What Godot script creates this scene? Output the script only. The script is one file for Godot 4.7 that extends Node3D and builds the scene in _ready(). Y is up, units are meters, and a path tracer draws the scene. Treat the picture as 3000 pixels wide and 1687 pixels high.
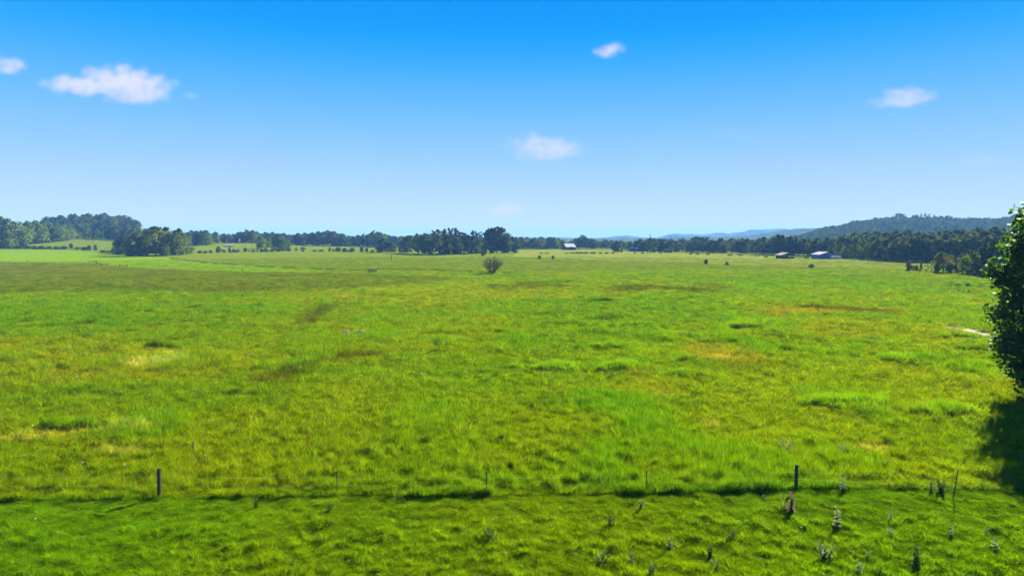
extends Node3D
# A wide cattle pasture seen from about twelve metres up, low sun ahead on the right.

const F := 2065.0          # focal length in photograph pixels (3000 wide)
const CX := 1500.0
const CY := 843.5
const HORIZON := 695.0
const EYE := 12.0
const EXPOSURE := 5.0
const LEAF := 1.68            # a single blade is lighter than the shaggy sward it makes

var pitch := 0.0
var eye_basis := Basis()
var rng := RandomNumberGenerator.new()
var n_small := FastNoiseLite.new()
var n_mid := FastNoiseLite.new()
var n_big := FastNoiseLite.new()
var n_warp := FastNoiseLite.new()
var taken := {}
var mats := {}
var paint := []            # ground patches: [x, d, rx, rd, colour, strength]
var hay_field := PackedVector2Array()
var olive_field := PackedVector2Array()
var pale_field := PackedVector2Array()
var upper_pasture := PackedVector2Array()   # the fields on the other side of the ditch
var sand_spots := []
var fence_line := PackedVector2Array()
var reed_spots := []

# ------------------------------------------------------------------ helpers

func setup_noise(n: FastNoiseLite, s: int, wavelength: float, octaves: int) -> void:
	n.seed = s
	n.noise_type = FastNoiseLite.TYPE_SIMPLEX_SMOOTH
	n.frequency = 1.0 / wavelength
	n.fractal_type = FastNoiseLite.FRACTAL_FBM if octaves > 1 else FastNoiseLite.FRACTAL_NONE
	n.fractal_octaves = octaves

func step_between(a: float, b: float, v: float) -> float:
	return smoothstep(0.0, 1.0, clampf((v - a) / (b - a), 0.0, 1.0))

func ray(px: float, py: float) -> Vector3:
	return eye_basis * Vector3((px - CX) / F, (CY - py) / F, -1.0)

# where the line of sight through a photograph pixel meets the ground
func ground_at(px: float, py: float) -> Vector3:
	var r := ray(px, py)
	var t := 15.0
	var last := t
	while t < 7000.0:
		var p := Vector3(0, EYE, 0) + r * t
		if p.y < height(p.x, p.z):
			var lo := last
			var hi := t
			for i in 14:
				var m := (lo + hi) * 0.5
				var q := Vector3(0, EYE, 0) + r * m
				if q.y < height(q.x, q.z):
					hi = m
				else:
					lo = m
			var e := Vector3(0, EYE, 0) + r * hi
			return Vector3(e.x, height(e.x, e.z), e.z)
		last = t
		t *= 1.012
	var far_point := Vector3(0, EYE, 0) + r * 1500.0
	return Vector3(far_point.x, height(far_point.x, far_point.z), far_point.z)

# a point at a known distance ahead, on the ground under a photograph column
func column_at(px: float, d: float) -> Vector3:
	var r := ray(px, HORIZON)
	var x := r.x / -r.z * d
	return Vector3(x, height(x, -d), -d)

func numbered(n: String) -> String:
	if not taken.has(n):
		taken[n] = 0
		return n
	taken[n] += 1
	return "%s_%03d" % [n, taken[n]]

func tag(o: Node, label: String, category: String, group := "", kind := "") -> void:
	if label: o.set_meta("label", label)
	if category: o.set_meta("category", category)
	if group: o.set_meta("group", group)
	if kind: o.set_meta("kind", kind)

func thing(called: String, label: String, category: String, at: Vector3, turn := 0.0, group := "") -> Node3D:
	var o := Node3D.new()
	o.name = numbered(called)
	add_child(o)
	o.position = at
	o.rotation.y = turn
	tag(o, label, category, group)
	return o

func part(called: String, mesh: Mesh, m: Material, parent: Node) -> MeshInstance3D:
	var o := MeshInstance3D.new()
	o.name = called if parent != self else numbered(called)
	o.mesh = mesh
	o.material_override = m
	parent.add_child(o, true)
	return o

func lin(r: float, g: float, b: float) -> Color:
	return Color(r, g, b).linear_to_srgb()

func mat(called: String, c: Color, rough := 0.9, spec := 0.2, through := Color.BLACK, vertex := false) -> StandardMaterial3D:
	if mats.has(called):
		return mats[called]
	var m := StandardMaterial3D.new()
	m.resource_name = called
	m.albedo_color = c.linear_to_srgb()
	m.roughness = rough
	m.metallic_specular = spec
	m.vertex_color_use_as_albedo = vertex
	m.cull_mode = BaseMaterial3D.CULL_DISABLED
	if through != Color.BLACK:
		m.backlight_enabled = true
		m.backlight = through
	mats[called] = m
	return m

class Shape:
	var v := PackedVector3Array()
	var n := PackedVector3Array()
	var c := PackedColorArray()
	var i := PackedInt32Array()
	func quad(a: Vector3, b: Vector3, cc: Vector3, d: Vector3, col := Color.WHITE) -> void:
		var k := v.size()
		var nn := (cc - a).cross(b - a)
		nn = nn.normalized() if nn.length_squared() > 1e-14 else Vector3.UP
		v.append(a); v.append(b); v.append(cc); v.append(d)
		for q in 4:
			n.append(nn); c.append(col)
		i.append(k); i.append(k + 1); i.append(k + 2)
		i.append(k); i.append(k + 2); i.append(k + 3)
	func tri(a: Vector3, b: Vector3, cc: Vector3, col := Color.WHITE) -> void:
		var k := v.size()
		var nn := (cc - a).cross(b - a)
		nn = nn.normalized() if nn.length_squared() > 1e-14 else Vector3.UP
		v.append(a); v.append(b); v.append(cc)
		for q in 3:
			n.append(nn); c.append(col)
		i.append(k); i.append(k + 1); i.append(k + 2)
	func box(at: Vector3, size: Vector3, turn := Basis(), col := Color.WHITE) -> void:
		var h := size * 0.5
		var p := []
		for q in 8:
			p.append(at + turn * Vector3(h.x if q & 1 else -h.x, h.y if q & 2 else -h.y, h.z if q & 4 else -h.z))
		quad(p[4], p[6], p[7], p[5], col)
		quad(p[1], p[3], p[2], p[0], col)
		quad(p[0], p[2], p[6], p[4], col)
		quad(p[5], p[7], p[3], p[1], col)
		quad(p[2], p[3], p[7], p[6], col)
		quad(p[4], p[5], p[1], p[0], col)
	# a tapered tube through points with radii
	func tube(pts: Array, radii: Array, sides := 6, col := Color.WHITE, cap := true) -> void:
		var rings := []
		for k in pts.size():
			var p: Vector3 = pts[k]
			var a: Vector3 = pts[maxi(k - 1, 0)]
			var b: Vector3 = pts[mini(k + 1, pts.size() - 1)]
			var t := (b - a).normalized()
			var s := t.cross(Vector3.FORWARD if absf(t.z) < 0.9 else Vector3.RIGHT).normalized()
			var u := s.cross(t)
			var ring := []
			for q in sides:
				var w := TAU * q / sides
				ring.append(p + (s * cos(w) + u * sin(w)) * float(radii[k]))
			rings.append(ring)
		for k in pts.size() - 1:
			for q in sides:
				var w: int = (q + 1) % sides
				quad(rings[k][q], rings[k][w], rings[k + 1][w], rings[k + 1][q], col)
		if cap:
			for q in sides - 2:
				tri(rings[-1][0], rings[-1][q + 1], rings[-1][q + 2], col)
	func done() -> ArrayMesh:
		var arr := []
		arr.resize(Mesh.ARRAY_MAX)
		arr[Mesh.ARRAY_VERTEX] = v
		arr[Mesh.ARRAY_NORMAL] = n
		arr[Mesh.ARRAY_COLOR] = c
		arr[Mesh.ARRAY_INDEX] = i
		var m := ArrayMesh.new()
		m.add_surface_from_arrays(Mesh.PRIMITIVE_TRIANGLES, arr)
		return m

func scatter(called: String, mesh: Mesh, m: Material, rows: PackedFloat32Array, label: String, category: String, parent: Node = self) -> MultiMeshInstance3D:
	var mm := MultiMesh.new()
	mm.transform_format = MultiMesh.TRANSFORM_3D
	mm.use_colors = true
	mm.mesh = mesh
	mm.instance_count = rows.size() / 16
	mm.buffer = rows
	var o := MultiMeshInstance3D.new()
	o.name = numbered(called) if parent == self else called
	o.multimesh = mm
	o.material_override = m
	parent.add_child(o, true)
	tag(o, label, category, "", "stuff")
	return o

func put_row(rows: PackedFloat32Array, p: Vector3, b: Basis, c: Color) -> void:
	rows.append(b.x.x); rows.append(b.y.x); rows.append(b.z.x); rows.append(p.x)
	rows.append(b.x.y); rows.append(b.y.y); rows.append(b.z.y); rows.append(p.y)
	rows.append(b.x.z); rows.append(b.y.z); rows.append(b.z.z); rows.append(p.z)
	rows.append(c.r); rows.append(c.g); rows.append(c.b); rows.append(1.0)

# ------------------------------------------------------------------ the lie of the land

const HILL_X := [430.0, 520.0, 590.0, 640.0, 700.0, 760.0, 830.0, 880.0, 950.0, 1050.0, 1400.0]
const HILL_H := [0.0, 4.0, 20.0, 30.0, 35.5, 37.0, 35.0, 34.0, 40.0, 44.0, 30.0]

func height(x: float, z: float) -> float:
	var d := -z
	var r := sqrt(x * x + z * z)
	var h := 0.0
	if r > 34.0:
		h += n_big.get_noise_2d(x, z) * (0.5 * step_between(34, 120, r) + 0.9 * step_between(300, 900, r))
	if d > 480.0:
		if x < -110.0:
			h += 13.0 * step_between(480, 840, d) * step_between(-110, -430, x)
			var kx := (x + 528.0) / 66.0
			var kd := (d - 905.0) / 75.0
			h += 15.5 * exp(-kx * kx * kx * kx - kd * kd)
		if x > 430.0 and d > 850.0 and d < 1900.0:
			var q := 0
			while q < HILL_X.size() - 2 and HILL_X[q + 1] < x * 1300.0 / d:
				q += 1
			var s := clampf((x * 1300.0 / d - HILL_X[q]) / (HILL_X[q + 1] - HILL_X[q]), 0.0, 1.0)
			var u := clampf((d - 1300.0) / (400.0 if d < 1300.0 else 600.0), -1.0, 1.0)
			h += lerpf(HILL_H[q], HILL_H[q + 1], smoothstep(0.0, 1.0, s)) * (1.0 - u * u) * (1.0 - u * u)
	if r < 260.0:
		var k := 1.0 - step_between(140, 260, r)
		h += (n_mid.get_noise_2d(x, z) * (0.12 + 0.14 * step_between(40, 80, r)) + n_small.get_noise_2d(x * 0.9, z * 0.9) * 0.09) * k
	return h

func fence_d(x: float) -> float:
	for k in fence_line.size() - 1:
		if x < fence_line[k + 1].x or k == fence_line.size() - 2:
			var s := (x - fence_line[k].x) / (fence_line[k + 1].x - fence_line[k].x)
			return lerpf(fence_line[k].y, fence_line[k + 1].y, s)
	return 32.0

const NEAR_GREEN := Color(0.0720, 0.1480, 0.0012)
const YELLOW_GREEN := Color(0.1150, 0.1620, 0.0012)
const FRESH_GREEN := Color(0.0810, 0.1520, 0.0012)
const STRAW := Color(0.1500, 0.1640, 0.0030)
const OLIVE := Color(0.0850, 0.1060, 0.0060)
const BROWN := Color(0.0580, 0.0500, 0.0050)
const PALE := Color(0.1500, 0.1800, 0.0260)
const HAY := Color(0.1120, 0.1900, 0.0006)
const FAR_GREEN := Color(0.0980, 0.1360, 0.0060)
const SAND := Color(0.3800, 0.3300, 0.2500)

func cover(x: float, z: float) -> Color:
	var d := -z
	var w1 := n_warp.get_noise_2d(x * 0.35, z * 0.35)
	var w2 := n_warp.get_noise_2d(x * 0.35 + 500.0, z * 0.35)
	var c: Color
	var fd := fence_d(x)
	if d < fd:
		c = NEAR_GREEN.lerp(YELLOW_GREEN, clampf(0.28 + w1 * 0.7, 0.0, 0.7))
		return c * (1.0 + 0.18 * n_mid.get_noise_2d(x * 2.0, z * 2.0))
	var v := clampf(0.26 + 0.8 * w1, 0.0, 1.0)
	c = YELLOW_GREEN.lerp(FRESH_GREEN, v)
	var dry := clampf((w2 - 0.25) * 1.6, 0.0, 0.6)
	c = c.lerp(STRAW, dry)
	var wx := x + w1 * minf(d * 0.03, 8.0)
	var wd := d + w2 * minf(d * 0.09, 26.0)
	for p in paint:
		var a: float = (wx - p[0]) / p[2]
		if absf(a) < 1.25:
			var b: float = (wd - p[1]) / p[3]
			var q := a * a + b * b
			if q < 1.5:
				c = c.lerp(p[4], p[5] * (1.0 - step_between(0.45, 1.5, q)))
	if d > 120.0:
		var here := Vector2(x + w1 * 2.0, d + w2 * 4.0)
		if Geometry2D.is_point_in_polygon(here, hay_field):
			c = HAY * (1.0 + 0.06 * w1)
		elif Geometry2D.is_point_in_polygon(here, pale_field):
			c = PALE.lerp(FAR_GREEN, clampf(0.3 + w2, 0.0, 0.6))
		elif Geometry2D.is_point_in_polygon(here, olive_field):
			c = OLIVE.lerp(c, clampf(0.12 + w2 * 0.5, 0.0, 0.4))
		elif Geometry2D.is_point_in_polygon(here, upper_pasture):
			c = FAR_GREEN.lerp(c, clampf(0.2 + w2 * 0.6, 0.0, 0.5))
	return c

func bareness(x: float, z: float) -> float:
	var best := 0.0
	for s in sand_spots:
		var a: float = (x + n_mid.get_noise_2d(x * 1.5, z * 1.5) * 1.4 - s[0]) / s[2]
		var b: float = (-z + n_mid.get_noise_2d(x * 1.5 + 90.0, z * 1.5) * 2.5 - s[1]) / s[3]
		best = maxf(best, 1.0 - step_between(0.6, 1.1, a * a + b * b))
	return best

# ------------------------------------------------------------------ scene

func _ready() -> void:
	rng.seed = 4711
	setup_noise(n_small, 3, 1.1, 2)
	setup_noise(n_mid, 5, 5.0, 3)
	setup_noise(n_big, 8, 130.0, 2)
	setup_noise(n_warp, 13, 9.0, 3)
	pitch = -atan((CY - HORIZON) / F)
	eye_basis = Basis(Vector3.RIGHT, pitch)
	make_camera()
	make_sky()
	make_sun()
	lay_out_fields()
	print("ground ", Time.get_ticks_msec())
	make_ground()
	make_distant_hills()
	print("grass ", Time.get_ticks_msec())
	make_grass()
	print("trees ", Time.get_ticks_msec())
	make_tree_kinds()
	make_woods()
	make_shrubs()
	make_maple()
	make_bare_bush()
	print("built ", Time.get_ticks_msec())
	make_buildings()
	make_poles()
	make_fence()
	make_far_posts()
	make_weeds()
	print("end ", Time.get_ticks_msec())

func make_camera() -> void:
	var cam := Camera3D.new()
	cam.name = "camera"
	cam.fov = rad_to_deg(2.0 * atan(CY / F))
	cam.near = 0.5
	cam.far = 20000.0
	cam.position = Vector3(0, EYE, 0)
	cam.basis = eye_basis
	add_child(cam)
	cam.current = true

func make_sky() -> void:
	var w := 2048
	var h := 1024
	var im := Image.create(w, h, false, Image.FORMAT_RGBF)
	# elevation in degrees, colour as the eye sees it
	var stops := [[-90.0, Color8(196, 220, 240)], [0.0, Color8(214, 234, 255)], [1.2, Color8(208, 231, 255)], [4.0, Color8(182, 218, 255)], [8.0, Color8(138, 200, 255)], [12.0, Color8(86, 181, 255)], [16.0, Color8(14, 160, 255)], [18.5, Color8(0, 148, 253)], [35.0, Color8(0, 122, 236)], [90.0, Color8(0, 92, 200)]]
	for y in h:
		var e := 90.0 - (y + 0.5) / h * 180.0
		var k := 0
		while k < stops.size() - 2 and stops[k + 1][0] < e:
			k += 1
		var t := clampf((e - stops[k][0]) / (stops[k + 1][0] - stops[k][0]), 0.0, 1.0)
		var c: Color = stops[k][1].lerp(stops[k + 1][1], t).srgb_to_linear()
		im.fill_rect(Rect2i(0, y, w, 1), Color(c.r, c.g, c.b) / EXPOSURE)
	# small fair-weather clouds: [pixel x, pixel y, half width, half height, strength, seed]
	var puff := FastNoiseLite.new()
	puff.noise_type = FastNoiseLite.TYPE_SIMPLEX_SMOOTH
	puff.fractal_octaves = 4
	puff.frequency = 1.0
	var clouds := [
		[285, 248, 125, 26, 1.0, 1], [350, 228, 75, 32, 0.95, 2], [420, 258, 80, 34, 0.9, 3], [205, 248, 60, 18, 0.8, 4], [400, 285, 90, 18, 0.6, 5], [270, 214, 40, 16, 0.5, 21],
		[22, 190, 46, 18, 0.85, 6], [1775, 150, 32, 15, 0.7, 7], [1800, 138, 28, 13, 0.6, 8], [1590, 428, 84, 30, 0.66, 9], [1640, 442, 60, 16, 0.4, 10],
		[2660, 282, 66, 24, 0.68, 11], [2630, 300, 80, 14, 0.4, 12], [1492, 610, 38, 14, 1.0, 13], [1478, 614, 50, 10, 0.7, 14], [558, 278, 20, 8, 0.35, 15], [2890, 474, 55, 14, 0.22, 16], [60, 590, 70, 14, 0.18, 17], [2140, 392, 60, 8, 0.1, 18]]
	for cl in clouds:
		var mid := ray(cl[0], cl[1]).normalized()
		var az := atan2(mid.x, -mid.z)
		var el := asin(mid.y)
		var ux := az / TAU * w
		var uy := (0.5 - el / PI) * h
		var bw := int(cl[2] / F / TAU * w * 2.2) + 3
		var bh := int(cl[3] / F / PI * h * 2.4) + 3
		for yy in range(int(uy) - bh, int(uy) + bh):
			for xx in range(int(ux) - bw, int(ux) + bw):
				var aa := (xx + 0.5) / w * TAU
				var ee := (0.5 - (yy + 0.5) / h) * PI
				var p := eye_basis.inverse() * Vector3(sin(aa) * cos(ee), sin(ee), -cos(aa) * cos(ee))
				var px := p.x / -p.z * F + CX
				var py := CY - p.y / -p.z * F
				var sx: float = px / 34.0 + cl[5] * 17.0
				var sy: float = py / 22.0
				var nx := puff.get_noise_2d(sx * 0.55, sy * 0.55)
				var ny := puff.get_noise_2d(sx * 0.55 + 70.0, sy * 0.55)
				var a: float = (px - cl[0]) / cl[2] + nx * 0.5
				var b: float = (py - cl[1]) / cl[3] + ny * 0.65
				var q := a * a + b * b
				var dens: float = (1.0 - step_between(0.0, 1.9, q)) * cl[4] * clampf(0.80 + 0.75 * puff.get_noise_2d(sx, sy), 0.0, 1.0)
				if dens > 0.003:
					var old := im.get_pixel(posmod(xx, w), yy)
					var white := Color(0.79, 0.81, 0.97) / EXPOSURE
					im.set_pixel(posmod(xx, w), yy, old.lerp(white, clampf(dens, 0.0, 0.96)))
	var sm := PanoramaSkyMaterial.new()
	sm.panorama = ImageTexture.create_from_image(im)
	var env := Environment.new()
	env.background_mode = Environment.BG_SKY
	env.sky = Sky.new()
	env.sky.sky_material = sm
	env.tonemap_mode = Environment.TONE_MAPPER_LINEAR
	env.tonemap_exposure = EXPOSURE
	env.fog_enabled = true
	env.fog_density = 0.00014
	env.fog_light_color = Color(0.46, 0.71, 1.0)
	env.sdfgi_enabled = true
	env.ssao_enabled = true
	env.ssil_enabled = true
	var we := WorldEnvironment.new()
	we.name = "air"
	we.environment = env
	add_child(we)

func make_sun() -> void:
	var sun := DirectionalLight3D.new()
	sun.name = "sun"
	sun.light_energy = 1.6
	sun.light_color = Color(1.0, 0.95, 0.86)
	sun.light_angular_distance = 0.5
	sun.shadow_enabled = true
	var el := deg_to_rad(28.0)
	var az := deg_to_rad(34.0)     # ahead and to the right
	var to_sun := Vector3(sin(az) * cos(el), sin(el), -cos(az) * cos(el))
	add_child(sun)
	sun.look_at_from_position(Vector3(0, 50, 0), Vector3(0, 50, 0) - to_sun)

func flat(px: float, py: float) -> Vector2:
	var g := ground_at(px, py)
	return Vector2(g.x, -g.z)

func lay_out_fields() -> void:
	for p in [[-600, 1476], [0, 1466], [465, 1458], [987, 1452], [1425, 1451], [1894, 1446], [2333, 1434], [2790, 1432], [3600, 1432]]:
		var r := ray(p[0], p[1])
		var t := EYE / -r.y
		fence_line.append(Vector2(r.x * t, -r.z * t))
	for p in [[-500, 722], [0, 728], [130, 730], [230, 734], [420, 750], [520, 757], [640, 772], [760, 781], [900, 790], [985, 799], [760, 797], [560, 791], [370, 783], [300, 772], [0, 765], [-500, 758]]:
		hay_field.append(flat(p[0], p[1]))
	for p in [[-600, 757], [0, 765], [300, 773], [370, 784], [760, 798], [1000, 800], [1150, 806], [1330, 815], [1240, 832], [1000, 848], [700, 858], [300, 856], [0, 862], [-600, 868]]:
		olive_field.append(flat(p[0], p[1]))
	for p in [[1520, 734], [1640, 731], [1850, 736], [2200, 748], [2600, 758], [2830, 762], [3400, 768], [3400, 800], [2700, 790], [2330, 782], [2060, 772], [1800, 765], [1640, 757], [1500, 752]]:
		pale_field.append(flat(p[0], p[1]))
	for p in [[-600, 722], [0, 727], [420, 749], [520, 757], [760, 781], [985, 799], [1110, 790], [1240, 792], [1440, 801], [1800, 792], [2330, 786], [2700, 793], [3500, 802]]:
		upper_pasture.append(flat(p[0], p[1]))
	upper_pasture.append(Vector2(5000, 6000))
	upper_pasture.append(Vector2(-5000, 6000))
	# [px, py, half width, half height, colour, strength]
	for q in [
		[300, 1080, 420, 60, STRAW, 0.62], [150, 1010, 260, 28, STRAW, 0.45], [430, 1062, 90, 10, Color(0.33, 0.30, 0.07), 0.7], [480, 1040, 60, 6, Color(0.33, 0.30, 0.06), 0.6],
		[200, 1288, 200, 16, Color(0.30, 0.27, 0.03), 0.6], [300, 1350, 90, 12, Color(0.30, 0.27, 0.05), 0.5], [620, 1330, 220, 40, YELLOW_GREEN, 0.6],
		[300, 920, 500, 40, FRESH_GREEN, 0.6], [100, 950, 300, 30, FRESH_GREEN, 0.6], [640, 960, 120, 18, FRESH_GREEN, 0.6],
		[1250, 870, 380, 34, STRAW, 0.55], [1150, 940, 330, 40, YELLOW_GREEN, 0.7], [1000, 1000, 300, 40, YELLOW_GREEN, 0.6],
		[930, 925, 46, 24, BROWN, 0.6], [1060, 1040, 75, 14, BROWN, 0.72], [980, 1062, 60, 14, BROWN, 0.62], [880, 1095, 70, 14, BROWN, 0.62], [800, 1115, 70, 13, BROWN, 0.62], [1300, 985, 45, 9, BROWN, 0.5],
		[1890, 846, 115, 12, BROWN, 0.72], [2020, 852, 110, 9, BROWN, 0.8], [1840, 858, 60, 6, BROWN, 0.7], [1590, 838, 110, 6, BROWN, 0.55], [1500, 845, 60, 5, BROWN, 0.5], [2080, 840, 60, 5, BROWN, 0.5],
		[2390, 915, 170, 16, Color(0.19, 0.14, 0.012), 0.75], [2470, 905, 110, 12, BROWN, 0.72], [2240, 930, 70, 8, BROWN, 0.5], [2560, 912, 60, 8, BROWN, 0.5],
		[1850, 910, 330, 40, FRESH_GREEN, 0.75], [1700, 980, 260, 40, FRESH_GREEN, 0.6], [2600, 975, 260, 32, STRAW, 0.6], [2300, 985, 160, 22, YELLOW_GREEN, 0.5],
		[2120, 1040, 120, 26, Color(0.17, 0.155, 0.012), 0.7], [2090, 1050, 40, 6, Color(0.30, 0.24, 0.06), 0.6], [2230, 1080, 140, 18, BROWN, 0.35],
		[1500, 1090, 300, 60, FRESH_GREEN, 0.35], [1000, 1200, 320, 90, YELLOW_GREEN, 0.5], [1350, 1150, 260, 70, FRESH_GREEN, 0.5], [1800, 1170, 260, 34, FRESH_GREEN, 0.75], [2500, 830, 400, 26, FRESH_GREEN, 0.5], [2300, 820, 300, 20, FRESH_GREEN, 0.5],
		[2105, 1258, 48, 12, Color(0.20, 0.19, 0.03), 0.7], [2590, 1345, 70, 18, Color(0.24, 0.22, 0.05), 0.75], [1500, 1350, 120, 30, STRAW, 0.35], [560, 1390, 100, 14, STRAW, 0.4],
		[330, 1240, 60, 40, FRESH_GREEN, 0.3], [400, 1170, 500, 34, FRESH_GREEN, 0.55], [1400, 830, 160, 10, STRAW, 0.5], [1700, 868, 130, 12, STRAW, 0.6], [1090, 815, 60, 4, PALE, 0.5]]:
		var a := flat(q[0], q[1])
		var top := flat(q[0], q[1] - q[3])
		var low := flat(q[0], q[1] + q[3])
		paint.append([a.x, (top.y + low.y) * 0.5, maxf(0.3, q[2] * a.y / F), maxf(0.3, (top.y - low.y) * 0.5), q[4], q[5]])
	for q in [[2874, 976, 32, 20], [2856, 996, 22, 10], [2880, 905, 22, 6], [2800, 1018, 30, 5]]:
		var a := flat(q[0], q[1])
		var top := flat(q[0], q[1] - q[3])
		var low := flat(q[0], q[1] + q[3])
		sand_spots.append([a.x, (top.y + low.y) * 0.5, q[2] * a.y / F, (top.y - low.y) * 0.5])

func make_ground() -> void:
	# rings round the viewpoint, close together where the picture looks
	var angles := PackedFloat32Array()
	var a := -PI
	while a < PI - 0.001:
		angles.append(a)
		a += deg_to_rad(0.13) if absf(a) < deg_to_rad(41.0) else deg_to_rad(4.0)
	var radii := PackedFloat32Array([3.0, 8.0, 13.0, 17.0])
	var r := 20.0
	while r < 7000.0:
		radii.append(r)
		r *= 1.0075 if r < 420.0 else (1.02 if r < 2000.0 else 1.12)
	var v := PackedVector3Array()
	var c := PackedColorArray()
	var ids := PackedInt32Array()
	var na := angles.size()
	var nr := radii.size()
	v.append(Vector3(0, height(0, 0), 0))
	c.append(NEAR_GREEN / 0.5)
	for k in nr:
		for q in na:
			var x := sin(angles[q]) * radii[k]
			var z := -cos(angles[q]) * radii[k]
			v.append(Vector3(x, height(x, z), z))
			var col: Color
			if absf(angles[q]) < 0.75:
				col = cover(x, z)
				col *= 1.0 + 0.16 * n_mid.get_noise_2d(x * 1.4, z * 0.8) + 0.10 * n_small.get_noise_2d(x, z)
				if x > 0.0 and radii[k] < 160.0:
					col = col.lerp(SAND, bareness(x, z))
			else:
				col = NEAR_GREEN.lerp(YELLOW_GREEN, 0.5)
			c.append(col / 0.5)
	for q in na:
		ids.append(0); ids.append(1 + q); ids.append(1 + (q + 1) % na)
	for k in nr - 1:
		for q in na:
			var w := (q + 1) % na
			var p0 := 1 + k * na + q
			var p1 := 1 + k * na + w
			var p2 := 1 + (k + 1) * na + w
			var p3 := 1 + (k + 1) * na + q
			ids.append(p0); ids.append(p3); ids.append(p2)
			ids.append(p0); ids.append(p2); ids.append(p1)
	var nn := PackedVector3Array()
	nn.resize(v.size())
	for k in range(0, ids.size(), 3):
		var fn := (v[ids[k + 2]] - v[ids[k]]).cross(v[ids[k + 1]] - v[ids[k]])
		nn[ids[k]] += fn
		nn[ids[k + 1]] += fn
		nn[ids[k + 2]] += fn
	for k in nn.size():
		nn[k] = nn[k].normalized()
	var arr := []
	arr.resize(Mesh.ARRAY_MAX)
	arr[Mesh.ARRAY_VERTEX] = v
	arr[Mesh.ARRAY_NORMAL] = nn
	arr[Mesh.ARRAY_COLOR] = c
	arr[Mesh.ARRAY_INDEX] = ids
	var mesh := ArrayMesh.new()
	mesh.add_surface_from_arrays(Mesh.PRIMITIVE_TRIANGLES, arr)
	var m := mat("turf", Color(0.5, 0.5, 0.5), 1.0, 0.0, Color.BLACK, true)
	var grain := FastNoiseLite.new()
	grain.seed = 77
	grain.frequency = 0.02
	grain.fractal_octaves = 5
	var ramp := Gradient.new()
	ramp.offsets = PackedFloat32Array([0.0, 0.35, 0.65, 1.0])
	ramp.colors = PackedColorArray([Color(0.72, 0.72, 0.72), Color(0.9, 0.9, 0.9), Color(1, 1, 1), Color(1, 1, 1)])
	var tex := NoiseTexture2D.new()
	tex.width = 512
	tex.height = 512
	tex.seamless = true
	tex.noise = grain
	tex.color_ramp = ramp
	m.albedo_texture = tex
	m.uv1_triplanar = true
	m.uv1_world_triplanar = true
	m.uv1_scale = Vector3(0.11, 0.11, 0.11)
	var o := part("ground", mesh, m, self)
	tag(o, "rolling green pasture and hay fields stretching to the wooded hills", "ground", "", "structure")

func make_distant_hills() -> void:
	# two long wooded ridges, far enough that the air turns them blue
	var m := mat("far_wood", Color(0.048, 0.078, 0.032), 1.0, 0.0)  # canopy self-shadow is held in this even base colour
	var rough := FastNoiseLite.new()
	rough.seed = 31
	rough.frequency = 1.0 / 60.0
	rough.fractal_octaves = 4
	var ridges := [
		["near_ridge", 2600.0, [[1600, 699], [1900, 698], [2150, 693], [2220, 686], [2260, 679], [2300, 672], [2345, 668], [2400, 670], [2460, 668], [2520, 662], [2620, 655], [2800, 650], [3100, 648], [3400, 660]], "long blue wooded ridge behind the tree line and lower than the hill beside it"],
		["far_ridge", 4600.0, [[1200, 698], [1600, 697], [1740, 699], [1780, 697], [1800, 693], [1830, 692], [1845, 696], [1860, 695], [1880, 699], [1935, 698], [1960, 688], [2000, 687], [2060, 689], [2100, 684], [2130, 687], [2170, 681], [2200, 675], [2280, 673], [2350, 676], [2500, 672], [2800, 676], [3300, 690]], "faint pale blue ridge farthest away, showing past the end of the nearer blue ridge"]]
	for g in ridges:
		var d: float = g[1]
		var s := Shape.new()
		var pts: Array = g[2]
		var rows := []
		var px: float = pts[0][0]
		while px < pts[-1][0]:
			var k := 0
			while k < pts.size() - 2 and pts[k + 1][0] < px:
				k += 1
			var t: float = smoothstep(0.0, 1.0, (px - pts[k][0]) / float(pts[k + 1][0] - pts[k][0]))
			var py: float = lerpf(pts[k][1], pts[k + 1][1], t)
			var x := (px - CX) / F * d
			var top: float = maxf(2.0, EYE + (HORIZON + 4.0 - py) / F * d)
			var line := []
			for j in 9:
				var u := j / 8.0
				var rise := sin(u * PI * 0.5)
				var back: float = d - (1.0 - u) * 700.0
				var hh := top * rise + rough.get_noise_2d(x * 1.7, back * 1.7) * 7.0 * rise + rough.get_noise_2d(x * 0.4, back * 0.4) * top * 0.2 * (1.0 - u)
				line.append(Vector3(x + rough.get_noise_2d(x + 300.0, back) * 6.0, hh - 6.0, -back))
			line.append(Vector3(x, -8.0, -d - 700.0))
			rows.append(line)
			px += 3.0
		for k in rows.size() - 1:
			for j in 9:
				s.quad(rows[k][j], rows[k][j + 1], rows[k + 1][j + 1], rows[k + 1][j])
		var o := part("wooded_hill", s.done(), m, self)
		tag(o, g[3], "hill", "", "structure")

# ------------------------------------------------------------------ grass

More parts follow.
